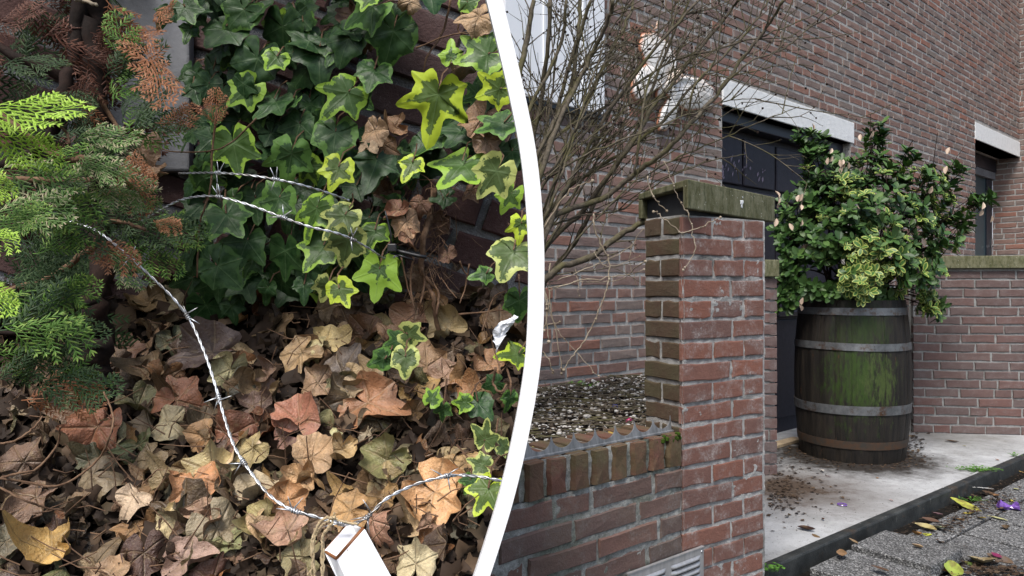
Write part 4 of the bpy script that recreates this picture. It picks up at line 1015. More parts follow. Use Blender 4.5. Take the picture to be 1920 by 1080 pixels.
for (pp, Y, r0, r1, nt_) in BR:
    wv = [P(x, y, Y + .06 * math.sin(i * 1.3 + Y * 9)) for i, (x, y) in enumerate(pp)]; pts = catmull(wv, 6); n = len(pts)
    # knobbly
    pts = [p + Vector((rr.gauss(0, .0022), rr.gauss(0, .0022), rr.gauss(0, .0022))) for p in pts]
    mb = MB(); mb.tube(pts, [(r0 + (r1 - r0) * i / n) * rr.uniform(.9, 1.12) for i in range(n)], 8); bo = mb.build('branch', M['bark'], shrub, True)
    tw = MB(); bd = MB()
    for _ in range(int(nt_ * 1.5)):
        i = rr.randint(int(n * .3), n - 2); p = pts[i]; d = (pts[i + 1] - pts[i]).normalized(); s_ = rr.choice((-1, 1)); q = Matrix.Rotation(s_ * rr.uniform(.35, .9), 3, Vector((0, 1, 0))) @ d
        q = (q + Vector((0, rr.gauss(0, .3), .1))).normalized(); grow(tw, bd, p, q, rr.uniform(.12, .42), .0024, 2)
    if tw.v: o = tw.build('twig', M['bark'], bo); o['kind'] = 'stuff'
    if bd.v: o = bd.build('bud', M['bark_dark'], bo); o['kind'] = 'stuff'
for pp, r0 in (([(1112, 400), (1118, 440), (1142, 490), (1138, 540), (1120, 590), (1095, 640), (1075, 665), (1056, 692)], .0028), ([(1275, 378), (1290, 400), (1300, 440), (1302, 472), (1282, 506)], .002), ([(1030, 495), (1030, 560), (1045, 640), (1053, 700)], .0022),
        ([(1022, 545), (1040, 610), (1080, 660), (1120, 705)], .0016), ([(1280, 440), (1240, 405), (1225, 395)], .002), ([(1275, 437), (1310, 428), (1350, 408)], .0018), ([(1030, 540), (1100, 525), (1170, 515), (1210, 490)], .0022), ([(1030, 545), (1080, 530), (1150, 527), (1207, 505)], .0016), ([(1030, 530), (1110, 500), (1170, 470), (1206, 430)], .0016),
        ([(1018, 660), (1030, 676), (1038, 700)], .002), ([(1020, 610), (1050, 605)], .002), ([(1080, 500), (1085, 555)], .0012), ([(1185, 460), (1180, 490), (1190, 520)], .0012), ([(1213, 330), (1225, 370), (1250, 395)], .002), ([(1245, 300), (1262, 345), (1275, 380)], .0016), ([(1115, 475), (1140, 500), (1200, 480)], .0014),
        ([(1020, 520), (1024, 570), (1028, 640)], .003), ([(1022, 520), (1030, 560), (1020, 620)], .0025), ([(1019, 430), (1050, 380), (1080, 350), (1110, 340)], .003)):
    pts = catmull([P(x, y, 2.04 if x > 1206 else 2.3) for x, y in pp], 6); pts = [p + Vector((rr.gauss(0, .0018), rr.gauss(0, .002), rr.gauss(0, .0018))) for p in pts]
    mb = MB(); mb.tube(pts, [r0 * (1 - .4 * i / len(pts)) for i in range(len(pts))], 5)
    for _ in range(3): mb.ball(pts[rr.randrange(len(pts))], r0 * 1.8, seg=5, rings=4)
    mb.ball(pts[-1], r0 * 2.2, seg=6, rings=4); mb.build('dead_shoot', M['bark_pale'], shrub, True)

# ============================================================ LEFT PART: the ivy corner close to the camera
exec_left = True
EDGE_L = [(-160, 866), (-60, 895), (0, 912), (68, 929), (135, 945), (203, 960), (270, 973), (338, 982), (405, 987.5), (472, 990.5), (540, 990.5), (608, 989), (675, 984.5), (743, 975), (810, 962.5), (878, 948), (945, 931), (1012, 911), (1080, 889), (1180, 855), (1300, 812)]
WB = 30.0
def edge_px(py):
    ys = [a for a, b in EDGE_L]; return float(np.interp(py, ys, [b for a, b in EDGE_L]))
def edge_x(Y, z):                     # where the partition's sight edge lies at depth Y and height z
    py = CY - (z - CAMZ) / Y * F; return (edge_px(py) + 14 - CX) / F * Y
# arched white partition rib, collage border made up as a standing board; goes down to the ground
YB = .66
pts = []
ed_s = catmull([P(x + WB / 2, y, YB) for y, x in EDGE_L], 6)
last = ed_s[-1]
ed_s += [Vector((last.x - .03, YB, last.z - .12)), Vector((last.x - .05, YB, last.z - .3)), Vector((last.x - .05, YB, GZ - .03))]
V = []; Fc = []; hw = WB / F * YB / 2; n = len(ed_s)
for i, p in enumerate(ed_s):
    t = (ed_s[min(i + 1, n - 1)] - ed_s[max(i - 1, 0)]).normalized(); nrm = Vector((-t.z, 0, t.x)); nrm = nrm if nrm.x > 0 else -nrm
    for (a, b) in ((-1, 0), (1, 0), (1, .018), (-1, .018)): V.append(p + Vector((hw * a, b, 0)))
for i in range(n - 1):
    for j in range(4): j2 = (j + 1) % 4; Fc.append((i * 4 + j, i * 4 + j2, (i + 1) * 4 + j2, (i + 1) * 4 + j))
Fc.append((0, 1, 2, 3)); Fc.append(tuple((n - 1) * 4 + j for j in (3, 2, 1, 0)))
mb = MB(); mb.add(V, Fc); o = mb.build('collage_divider', M['white']); tag(o, 'tall white curved collage border built as a board between ivy corner and yard', 'divider')
bpy.context.view_layer.update()

# bank of soil under the leaf litter
def bankY(py): return .7466 / (.63 + (py - CY) / F)
def bank_z(x, Y): 
    z = CAMZ - .293 + (Y - .72) * .63; return z + .014 * noise.noise(Vector((x * 9, Y * 9, 0)))
YW = 1.17
V = []; Fc = []; nx, ny = 90, 50
for j in range(ny + 1):
    Y = .60 + (YW + .02 - .60) * j / ny
    for i in range(nx + 1):
        z0 = CAMZ - .293 + (Y - .72) * .63; xr = edge_x(max(Y, .685), z0) if Y > .67 else edge_x(.67, z0) - .02; x = -1.0 + (xr + 1.0) * i / nx
        V.append(Vector((x, Y, bank_z(x, Y) - .016)))
for j in range(ny):
    for i in range(nx): a = j * (nx + 1) + i; Fc.append((a, a + 1, a + nx + 2, a + nx + 1))
rim = [j * (nx + 1) + nx for j in range(ny + 1)]; front = list(range(0, nx + 1)); n0 = len(V)
NS = 14
for k in rim:
    x0_, y0_, z0_ = V[k]
    for q in range(1, NS + 1):
        zz = z0_ + (GZ - .03 - z0_) * q / NS; V.append(Vector((min(x0_, edge_x(max(y0_, .68), max(zz, -.2))), y0_, zz)))
for a in range(len(rim) - 1):
    A0 = [rim[a]] + [n0 + a * NS + q for q in range(NS)]; A1 = [rim[a + 1]] + [n0 + (a + 1) * NS + q for q in range(NS)]
    for q in range(NS): Fc.append((A0[q], A0[q + 1], A1[q + 1], A1[q]))
n1 = len(V)
for k in front: V.append(Vector((V[k].x, V[k].y, GZ - .03)))
for a in range(len(front) - 1): Fc.append((front[a], n1 + a, n1 + a + 1, front[a + 1]))
mb = MB(); mb.add(V, Fc); bank = mb.build('leaf_litter_bank', M['soil'], None, True); bank['kind'] = 'structure'

# old brick wall behind the ivy, its courses sagging to the right
ivw = thing('old_brick_wall', Vector((-.3, YW, GZ)), 'dark old brick wall with sagging courses behind the ivy', 'wall')
tl = rad(-19); IU = Vector((math.cos(tl), 0, math.sin(tl))); IV = Vector((-math.sin(tl), 0, math.cos(tl)))
IO = Vector((-1.05, YW, .62)) - IU * .5
zlow = .80; ztop = 1.60
def iskip(a, b, v0, v1):
    c0 = IO + IU * a + IV * ((v0 + v1) / 2); c1 = IO + IU * b + IV * ((v0 + v1) / 2)
    if max(c0.z, c1.z) > ztop + .02 or min(c0.z, c1.z) < zlow: return []
    if c1.x < -1.0: return []
    xr = min(edge_x(YW, c0.z), edge_x(YW, c1.z), edge_x(YW, c1.z - .03), edge_x(YW, c1.z + .03)) + .004
    if c0.x > xr: return []
    if c1.x > xr: b = a + (xr - c0.x) / IU.x
    return [(a, b)]
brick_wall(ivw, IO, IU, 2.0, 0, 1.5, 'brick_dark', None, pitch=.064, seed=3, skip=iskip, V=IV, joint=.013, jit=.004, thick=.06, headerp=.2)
V = []; Fc = []
zs = [GZ - .03 + (ztop + .06 - GZ + .03) * j / 60 for j in range(61)]
for z in zs:
    xr = edge_x(YW, z)
    for (x, y) in ((-1.0, YW + .007), (xr - .001, YW + .007), (xr + .004, YW + .09), (-1.0, YW + .09)): V.append(Vector((x, y, z)))
for j in range(len(zs) - 1):
    for k in range(4): k2 = (k + 1) % 4; Fc.append((j * 4 + k, j * 4 + k2, (j + 1) * 4 + k2, (j + 1) * 4 + k))
Fc.append((3, 2, 1, 0)); l = (len(zs) - 1) * 4; Fc.append((l, l + 1, l + 2, l + 3))
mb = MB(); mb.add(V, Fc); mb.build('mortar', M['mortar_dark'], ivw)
# pale grey concrete post
post = MB(); a = P(296, 0, 1.13); post.box(Vector((P(140, 0, YW).x, YW - .022, P(0, 325, YW).z)), ((P(366, 0, YW) - P(140, 0, YW)).x, 0, 0), (0, .0205, 0), (0, 0, .46))
tag(post.build('render_panel', M['grey_render'], None, bevel=.004), 'pale grey cement panel on the old wall behind the conifer', 'panel')

# ---- lobed leaf meshes
def lobed(seed, kind):
    r = random.Random(seed); nspk = 48; rings = [0, .14, .3, .46, .62, .76, .88, 1.0]
    lob = [(0, 1.0, .56), (rad(60) * r.uniform(.9, 1.08), r.uniform(.70, .88), .50), (-rad(60) * r.uniform(.9, 1.08), r.uniform(.70, .88), .50), (rad(120), r.uniform(.5, .66), .5), (-rad(120), r.uniform(.5, .66), .5)]
    if kind == 'deadovate': lob = [(0, 1.08, .9), (rad(72), .74, .9), (-rad(66), .70, .9), (rad(130), .66, .8), (-rad(130), .72, .8)]
    elif kind.startswith('dead'): lob = [(a * r.uniform(.85, 1.1), (1.0, .93, .93, .80, .80)[i_] * r.uniform(.88, 1.08), w_ * r.uniform(.75, 1.1)) for i_, (a, l, w_) in enumerate(lob)]
    elif kind == 'ivy': lob = [(a * r.uniform(.93, 1.07), l * r.uniform(.88, 1.08), w_ * r.uniform(.9, 1.25)) for a, l, w_ in lob]
    pw = 1.9 if kind.startswith('dead') else 1.5
    if kind == 'round': lob = [(a, l * (1 if i == 0 else .95), w_ * 1.4) for i, (a, l, w_) in enumerate(lob)]
    if kind == 'ovate': lob = [(0, 1.05, 1.0), (rad(70), .74, .9), (-rad(66), .72, .9), (rad(130), .66, .8), (-rad(130), .7, .8)]
    if kind == 'star': lob = [(0, 1.08, .48), (rad(64), .84, .46), (-rad(60), .80, .46), (rad(118), .64, .5), (-rad(122), .60, .5)]
    if kind == 'tri': lob = [(0, 1.0, .55), (rad(75), .62, .5), (-rad(75), .62, .5), (rad(130), .38, .6), (-rad(130), .38, .6)]
    base_r = {'round': .64, 'tri': .48, 'ivy': .55, 'star': .48, 'deadovate': .62}.get(kind, .76)
    angs = sorted(set([2 * math.pi * k / nspk - math.pi for k in range(nspk)] + [a for a, _, _ in lob])); angs = [a for i, a in enumerate(angs) if i == 0 or a - angs[i - 1] > .015 or any(abs(a - q[0]) < 1e-6 for q in lob)]
    def rad_out(a):
        v = 0
        for la, L, w_ in lob:
            d = abs(a - la); v = max(v, L * math.exp(-(d / w_) ** pw))
        v = max(v, base_r * (1 - .0)); n_sin = smooth(math.pi - .38, math.pi, abs(a)); return v * (1 - .72 * n_sin) * (1 + .025 * math.sin(a * 11 + seed))
    if kind.startswith('dead'):
        curl = r.uniform(-.9, 1.1); cdir = r.uniform(0, math.pi); wav = r.uniform(.14, .26); fold = r.uniform(.08, .3); rimc = r.uniform(-.9, 1.3)
        curl2 = r.uniform(-.4, .5)
    else:
        curl = r.uniform(-.22, .05); cdir = math.pi / 2; wav = r.uniform(.05, .12); fold = r.uniform(.03, .10); curl2 = r.uniform(-.35, .15)
    V = []; A = []; Fc = []; n = len(angs)
    so = Vector((seed * 3.1, 0, 0))
    for f in rings:
        for a in angs:
            ro = rad_out(a); jag = 1 + (.05 * noise.noise(Vector((math.cos(a) * 4, math.sin(a) * 4, seed))) if kind.startswith('dead') else 0)
            x = math.sin(a) * ro * f * jag; y = math.cos(a) * ro * f * jag
            vd = min(abs(math.sin(a - la)) * ro * f if abs(a - la) < 1.2 else 9 for la, _, _ in lob); vd = min(vd, .5)
            u = x * math.cos(cdir) + y * math.sin(cdir); v_ = -x * math.sin(cdir) + y * math.cos(cdir)
            z = curl * u * u * 1.3 + curl2 * v_ * v_ * .8 + fold * (vd * .9) * (1 - .3 * f) + wav * noise.noise(Vector((x * 2.6, y * 2.6, 0)) + so) + wav * (.08 if kind.startswith('dead') else .35) * noise.noise(Vector((x * 8, y * 8, 5)) + so) + (wav * .6 * math.sin(a * 3 + seed) * f ** 2)
            if kind.startswith('dead'): z += rimc * max(0, f - .55) ** 2 * (1.2 + math.sin(a * 2 + seed * 2))
            if kind == 'deadfold': z += .8 * max(0, abs(x) - .12)
            # wrap instead of stretching
            sc = 1 / math.sqrt(1 + min(2, abs(z)) * .8) if kind.startswith('dead') else 1
            V.append((x * sc, (y - .15) * sc, z * .8)); A.append((f, vd * 2, 0, 1))
    for j in range(len(rings) - 1):
        for k in range(n - 1):
            if j == 0: Fc.append((k, n + k + 1, n + k)) if False else Fc.append((k, k + n, k + 1 + n))
            else: Fc.append((j * n + k, (j + 1) * n + k, (j + 1) * n + k + 1, j * n + k + 1))
    return V, Fc, A
IVY = {}
for kd, cnt in (('star', 1), ('ivy', 9), ('tri', 5), ('round', 5)):
    IVY[kd] = [mesh('ivy_leaf', *lobed(i * 7 + len(kd), kd)[:2], M['ivy'], True, lobed(i * 7 + len(kd), kd)[2]) for i in range(cnt)]
DEAD = []
for i in range(18):
    kd = ('dead', 'deadovate', 'dead', 'deadfold', 'deadovate')[i % 5]; v, f, a = lobed(i * 5 + 2, kd); DEAD.append(mesh('dead_leaf', v, f, M['dead'], True, a))
DEADLOW = []
for i in range(8):
    v, f, a = lobed(i * 5 + 2, 'dead')

def leafmat(c3, size, ang, nrm, spin=0):
    """leaf whose tip points at image angle ang (deg, 90 = up) and whose face points along nrm"""
    t = Vector((math.cos(rad(ang)), 0, math.sin(rad(ang)))); n = Vector(nrm).normalized(); s_ = t.cross(n).normalized(); t = n.cross(s_)
    return Matrix.Translation(c3) @ Matrix((s_ * size, t * size, n * size)).transposed().to_4x4()
def fits(px, py, rpx):
    return all(px + rpx * k < edge_px(py + q) + 16 for q, k in ((0, 1), (-rpx * .7, .75), (rpx * .7, .75)))

# ---- dead leaves, hand placed then scattered
TAN, ORG, RUST, PALE, OLV, DRK, PINK, GREY = (.50, .35, .18), (.42, .245, .10), (.27, .12, .055), (.60, .47, .28), (.21, .195, .09), (.07, .045, .028), (.37, .235, .14), (.14, .115, .09)
HD = [ # px, py, radius px, tip angle, colour, depth lift
 (85, 1030, 62, 200, (.50, .31, .12)), (208, 1068, 48, 90, PINK), (370, 985, 55, 240, PINK), (305, 795, 48, 200, (.44, .33, .19)), (338, 745, 48, 60, RUST), (178, 810, 55, 250, RUST), (165, 900, 62, 230, (.28, .22, .12)),
 (400, 880, 52, 100, TAN), (368, 905, 48, 290, ORG), (425, 812, 50, 160, (.17, .075, .045)), (320, 975, 34, 300, PALE), (250, 935, 38, 250, PALE), (560, 780, 52, 100, (.34, .16, .10)), (700, 760, 72, 330, (.33, .165, .095)),
 (520, 820, 40, 190, (.27, .13, .09)), (588, 848, 45, 80, TAN), (640, 850, 38, 260, (.46, .31, .17)), (560, 900, 42, 250, TAN), (717, 870, 58, 230, OLV), (655, 725, 34, 80, (.40, .33, .19)), (455, 715, 45, 10, (.07, .075, .048)),
 (330, 645, 42, 290, (.09, .10, .06)), (385, 665, 62, 200, (.12, .09, .075)), (565, 645, 52, 120, TAN), (618, 640, 40, 20, TAN), (560, 670, 42, 240, (.40, .25, .13)), (645, 690, 52, 60, GREY), (800, 570, 48, 90, (.30, .17, .08)), (770, 600, 40, 150, (.3, .19, .1)),
 (835, 610, 46, 130, (.36, .23, .13)), (800, 680, 42, 90, (.34, .24, .14)), (840, 712, 42, 350, PINK), (825, 930, 68, 320, (.58, .37, .17)), (865, 865, 38, 170, (.42, .27, .13)), (540, 940, 42, 30, ORG), (490, 980, 48, 220, (.38, .31, .15)), (530, 1000, 55, 200, (.42, .29, .17)),
 (560, 1045, 40, 180, (.28, .24, .12)), (415, 1000, 60, 300, (.26, .2, .12)), (350, 1045, 52, 20, (.32, .23, .17)), (20, 1010, 35, 60, GREY), (780, 1050, 40, 90, PALE), (880, 925, 40, 250, (.3, .28, .16)), (700, 985, 42, 300, (.34, .2, .12)), (650, 960, 40, 200, (.42, .25, .11)),
 (270, 1045, 45, 270, DRK), (445, 660, 34, 120, (.32, .22, .12)), (430, 700, 40, 250, (.42, .36, .2)), (275, 570, 45, 270, (.26, .16, .09)), (395, 560, 46, 260, (.24, .16, .09)), (920, 690, 36, 300, (.38, .2, .09)), (735, 640, 40, 120, (.2, .1, .06)), (470, 845, 34, 220, (.42, .31, .15)), (110, 1000, 34, 100, DRK),
 (720, 640, 34, 60, DRK), (230, 660, 42, 30, (.16, .1, .06)), (290, 690, 44, 200, (.15, .1, .06)), (40, 860, 42, 130, (.16, .1, .06)), (60, 940, 46, 250, (.17, .11, .06)), (275, 870, 38, 240, (.24, .17, .1)), (310, 900, 34, 120, (.3, .21, .12)), (480, 760, 34, 30, (.14, .09, .06)), (500, 700, 30, 300, (.2, .13, .08)), (590, 720, 36, 200, (.28, .19, .11)), (760, 700, 30, 200, DRK)]
ndl = 0; rr = random.Random(101)
def dead(px, py, rpx, ang, colr, lift, tiltn=.45):
    global ndl
    Y = bankY(py) - lift; c3 = P(px, py, Y); s_ = rpx / F * Y * 1.30
    nrm = Vector((rr.gauss(0, tiltn), -.85, .62 + rr.gauss(0, tiltn)))
    mw = leafmat(c3, s_, ang, nrm); link('dead_leaf', DEAD[rr.randrange(18)], bank, mw, (*[max(.01, q * rr.uniform(1.05, 1.3)) for q in colr], 1)); ndl += 1
for (px, py, rp, an, cc) in HD: dead(px, py, rp, an, cc, rr.uniform(.012, .03), .28)
cols = [TAN, TAN, ORG, RUST, PALE, OLV, DRK, DRK, PINK, GREY, (.2, .13, .075), (.26, .18, .1), (.15, .1, .06), (.12, .075, .045)]
att = 0
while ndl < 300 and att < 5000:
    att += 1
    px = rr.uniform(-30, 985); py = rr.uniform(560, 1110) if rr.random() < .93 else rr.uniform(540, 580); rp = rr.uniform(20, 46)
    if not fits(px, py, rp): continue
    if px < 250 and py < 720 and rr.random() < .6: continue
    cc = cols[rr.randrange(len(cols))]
    if py < 640 or px < 260: cc = tuple(q * .7 for q in cc)     # leaves towards the back and left are darker
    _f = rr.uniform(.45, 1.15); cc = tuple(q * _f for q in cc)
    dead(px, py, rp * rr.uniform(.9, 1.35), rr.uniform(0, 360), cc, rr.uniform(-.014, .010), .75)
# low leaves and fragments beneath: one mass
mb = MB(); lowv = []
for i in range(6):
    r5 = random.Random(i); pts = [Vector((0, 0, 0))]
    for k in range(12):
        a = 6.283 * k / 12; ro = (.55 + .45 * abs(math.cos(a * 2.5))) * r5.uniform(.75, 1.1); pts.append(Vector((math.cos(a) * ro, math.sin(a) * ro, .35 * math.sin(a * 2 + i) + r5.uniform(-.2, .2))))
    lowv.append(pts)
k_ = 0
while k_ < 1700:
    px = rr.uniform(-60, 990); py = rr.uniform(545, 1130); rp = rr.uniform(9, 30)
    if not fits(px, py, rp * .9): k_ += 1; continue
    Y = bankY(py) + rr.uniform(-.006, .016); c3 = P(px, py, Y); mw = leafmat(c3, rp / F * Y, rr.uniform(0, 360), (rr.gauss(0, .6), -.85, .62 + rr.gauss(0, .6)))
    pts = lowv[rr.randrange(6)]; mb.add([mw @ p for p in pts], [(0, 1 + q, 1 + (q + 1) % 12) for q in range(12)]); k_ += 1
o = mb.build('leaf_fragments', M['crumb'], bank, True); o['kind'] = 'stuff'
mb = MB()
for _ in range(330):
    px = rr.uniform(-20, 960); py = rr.uniform(570, 1090); Lp = rr.uniform(.012, .06)
    if not fits(px, py, 30): continue
    Y = bankY(py) - rr.uniform(0, .03); p = P(px, py, Y); a = rr.uniform(0, 6.28); d = Vector((math.cos(a), -.3 * math.sin(a) * rr.random(), math.sin(a))).normalized(); q = Vector((rr.gauss(0, .003), 0, rr.gauss(0, .004)))
    mb.tube([p, p + d * Lp * .5 + q, p + d * Lp], [.0009, .0007, .0005], 4, caps=False)
o = mb.build('leaf_stalk', M['twine'] if False else M['stem_red'], bank); o['kind'] = 'stuff'

# ---- ivy
ivy = thing('ivy', Vector((-.2, YW - .02, .95)), 'large variegated ivy climbing the dark old brick wall', 'ivy')
LIME, LG, MG, DG_, PL = (.40, .50, .035), (.22, .36, .04), (.10, .20, .04), (.035, .08, .02), (.42, .46, .14)
#   px, py, radius px, tip angle, shape, margin colour, amount of margin (alpha), depth
HI = [
 (818, 192, 74, 258, 'star', LIME, .60, .98), (845, 100, 32, 95, 'tri', LG, .75, 1.02), (925, 105, 52, 200, 'ivy', LG, .45, 1.0), (960, 170, 42, 200, 'ivy', LIME, .6, .97), (700, 140, 46, 260, 'ivy', MG, .3, 1.04), (645, 180, 52, 225, 'ivy', LG, .42, 1.03),
 (680, 185, 36, 320, 'ivy', MG, .3, 1.05), (628, 258, 50, 265, 'round', MG, .45, 1.04), (545, 298, 50, 260, 'ivy', MG, .65, 1.02), (632, 322, 42, 255, 'ivy', LIME, .55, .99), (703, 310, 58, 255, 'tri', DG_, .1, 1.02), (770, 312, 36, 250, 'tri', LIME, .5, .99),
 (862, 315, 62, 250, 'ivy', LG, .5, 1.0), (925, 330, 52, 235, 'ivy', PL, .5, .97), (955, 370, 36, 240, 'ivy', LG, .6, 1.0), (960, 480, 50, 250, 'round', PL, .38, .95), (980, 425, 30, 260, 'ivy', LIME, .7, .96), (975, 570, 34, 270, 'round', MG, .4, .97), (968, 665, 40, 200, 'tri', LIME, .42, .93),
 (735, 70, 56, 260, 'round', MG, .2, 1.05), (690, 20, 60, 200, 'ivy', MG, .35, 1.03), (830, 370, 30, 200, 'ivy', DG_, .2, 1.06), (590, 400, 52, 250, 'ivy', LG, .45, 1.0), (640, 410, 44, 230, 'ivy', PL, .4, .98), (650, 460, 48, 260, 'ivy', PL, .42, .97), (600, 470, 52, 240, 'ivy', LG, .38, 1.0), (700, 440, 42, 255, 'tri', LG, .4, 1.01), (710, 515, 48, 262, 'ivy', LG, .9, .96), (735, 500, 28, 300, 'tri', LG, .8, .99),
 (612, 540, 32, 250, 'ivy', PL, .5, .97), (640, 548, 36, 300, 'ivy', LIME, .55, .94), (520, 380, 46, 250, 'ivy', MG, .55, 1.03), (535, 480, 50, 260, 'ivy', DG_, .35, 1.04), (480, 380, 40, 280, 'ivy', DG_, .35, 1.06), (430, 410, 50, 300, 'ivy', MG, .35, 1.02), (460, 460, 46, 250, 'ivy', DG_, .4, 1.04), (415, 505, 50, 320, 'round', DG_, .3, 1.0), (385, 340, 40, 280, 'ivy', MG, .45, 1.05),
 (440, 280, 54, 280, 'ivy', LG, .32, 1.03), (510, 195, 46, 250, 'ivy', DG_, .4, 1.06), (480, 120, 52, 250, 'round', DG_, .15, 1.06), (430, 180, 46, 240, 'ivy', DG_, .25, 1.07), (560, 240, 40, 260, 'ivy', DG_, .3, 1.07), (600, 100, 56, 270, 'round', DG_, .15, 1.07), (530, 60, 48, 260, 'round', DG_, .1, 1.08), (420, 60, 50, 250, 'round', DG_, .15, 1.06), (350, 20, 36, 300, 'ivy', MG, .3, 1.0), (310, 30, 28, 240, 'tri', DG_, .2, .99), (470, 20, 44, 240, 'round', DG_, .15, 1.07), (650, 80, 44, 250, 'round', DG_, .2, 1.06),
 (860, 250, 44, 250, 'ivy', DG_, .2, 1.05), (890, 180, 28, 200, 'ivy', MG, .3, 1.05), (935, 235, 50, 210, 'ivy', MG, .45, 1.0), (960, 290, 40, 230, 'round', DG_, .25, 1.02), (690, 0, 30, 250, 'ivy', LG, .5, 1.0), (880, 10, 30, 300, 'tri', LG, .4, 1.02), (790, 272, 30, 250, 'round', DG_, .2, 1.06),
 (772, 628, 34, 350, 'ivy', PL, .5, .90), (742, 640, 26, 200, 'ivy', MG, .4, .92), (760, 676, 32, 270, 'round', PL, .45, .88), (715, 675, 26, 200, 'round', MG, .5, .9), (910, 818, 32, 80, 'ivy', PL, .35, .80), (945, 838, 24, 350, 'ivy', PL, .4, .80), (900, 870, 28, 160, 'ivy', PL, .42, .79), (920, 925, 42, 250, 'ivy', LIME, .42, .76), (880, 905, 22, 250, 'ivy', MG, .4, .78),
 (812, 745, 24, 60, 'ivy', LG, .55, .86), (868, 755, 24, 180, 'ivy', LG, .5, .86), (830, 770, 22, 260, 'ivy', MG, .3, .87), (900, 760, 34, 300, 'round', DG_, .2, .87), (955, 750, 26, 260, 'tri', MG, .5, .88), (925, 720, 22, 200, 'round', DG_, .3, .9), (905, 515, 28, 200, 'tri', MG, .5, .98), (500, 545, 30, 250, 'tri', DG_, .3, 1.05), (570, 540, 30, 270, 'tri', DG_, .3, 1.04)]
rr = random.Random(202); niv = 0; stems = MB()
def ivyleaf(px, py, rp, an, shp, cc, al, Y, t_=.3):
    global niv
    px = min(px, edge_px(py) + 18 - rp * 1.0, edge_px(py + rp * .7) + 18 - rp * .8, edge_px(py - rp * .7) + 18 - rp * .8)
    c3 = P(px, py, Y); s_ = rp / F * Y * 1.34; nrm = (rr.gauss(0, t_), -1, rr.gauss(.25, t_)); L = IVY[shp]
    link('leaf', L[rr.randrange(len(L))], ivy, leafmat(c3, s_, an, nrm), (*cc, al * .88)); niv += 1
    t = Vector((math.cos(rad(an)), 0, math.sin(rad(an)))); b = c3 - t * s_ * .18
    stems.tube([b, b - t * s_ * .3 + Vector((0, .015, .01)), b - t * s_ * .45 + Vector((rr.gauss(0, .01), .05, .02))], [.0010, .0011, .0012], 4)
for h in HI: ivyleaf(*h, t_=.34)
att = 0
while niv < 255 and att < 4000:
    att += 1; px = rr.uniform(350, 985); py = rr.uniform(-40, 590); rp = rr.uniform(26, 46)
    if not fits(px, py, rp): continue
    if px > 800 and 360 < py < 600: continue           # bare brick
    if 640 < px < 800 and 90 < py < 280 and rr.random() < .93: continue
    if px > 740 and 330 < py: continue
    if 750 < px < 900 and py < 180 and rr.random() < .8: continue
    if py > 540 and rr.random() < .7: continue
    q = rr.random(); cc, al = (DG_, .15) if q < .72 else ((MG, .3) if q < .93 else (LG, .5))
    ivyleaf(px, py, rp, rr.gauss(260, 35), rr.choice(('ivy', 'ivy', 'round', 'tri')), cc, al, rr.uniform(1.05, 1.13), .35)
def vine(pp, r0, mat, Y, name='stem', p=None):
    w_ = [P(x, y, Y + .012 * math.sin(i * 2.1)) if not isinstance(Y, list) else P(x, y, Y[i]) for i, (x, y) in enumerate(pp)]
    pts = catmull(w_, 6); pts = [q + Vector((rr.gauss(0, r0 * .22), rr.gauss(0, r0 * .22), rr.gauss(0, r0 * .22))) for q in pts]
    mb = MB(); mb.tube(pts, [r0 * (1 - .35 * i / len(pts)) * rr.uniform(.9, 1.15) for i in range(len(pts))], 7); return mb.build(name, mat, p, True)
for pp, r0, Y in (([(812, 355), (805, 400), (795, 450), (790, 500), (800, 530), (812, 560), (822, 620), (832, 690)], .0048, 1.06), ([(790, 500), (796, 530), (788, 570)], .002, 1.04), ([(798, 520), (822, 550), (818, 590)], .0025, 1.05), ([(752, 480), (765, 540), (778, 580)], .0012, 1.0), ([(775, 480), (770, 530), (775, 570)], .0016, 1.03), ([(845, 0), (830, 60), (800, 110), (790, 160)], .002, 1.1),
        ([(870, 10), (860, 60), (900, 60)], .0016, 1.05), ([(780, 90), (830, 70), (900, 55)], .0014, 1.05), ([(862, 490), (875, 515), (905, 522)], .0014, 1.03), ([(880, 495), (872, 540), (862, 568)], .0012, 1.03), ([(940, 700), (925, 650), (910, 600)], .0012, .9), ([(860, 590), (910, 585), (950, 580)], .0015, .98), ([(905, 620), (925, 560), (950, 545)], .0012, .97),
        ([(930, 690), (925, 720), (940, 735), (950, 720)], .0018, .87), ([(880, 880), (910, 875), (950, 850)], .0014, .8), ([(480, 222), (440, 262), (400, 282), (330, 285), (305, 280)], .0012, .98), ([(407, 200), (398, 280), (395, 350), (375, 420), (370, 520)], .0016, .97), ([(450, 0), (420, 60), (400, 130)], .0014, 1.1), ([(730, 340), (760, 400), (790, 410)], .002, 1.07)):
    vine(pp, r0, M['stem_red'], Y, 'stem', ivy)
o = stems.build('leaf_stalk', M['stem_red'], ivy); o['kind'] = 'stuff'
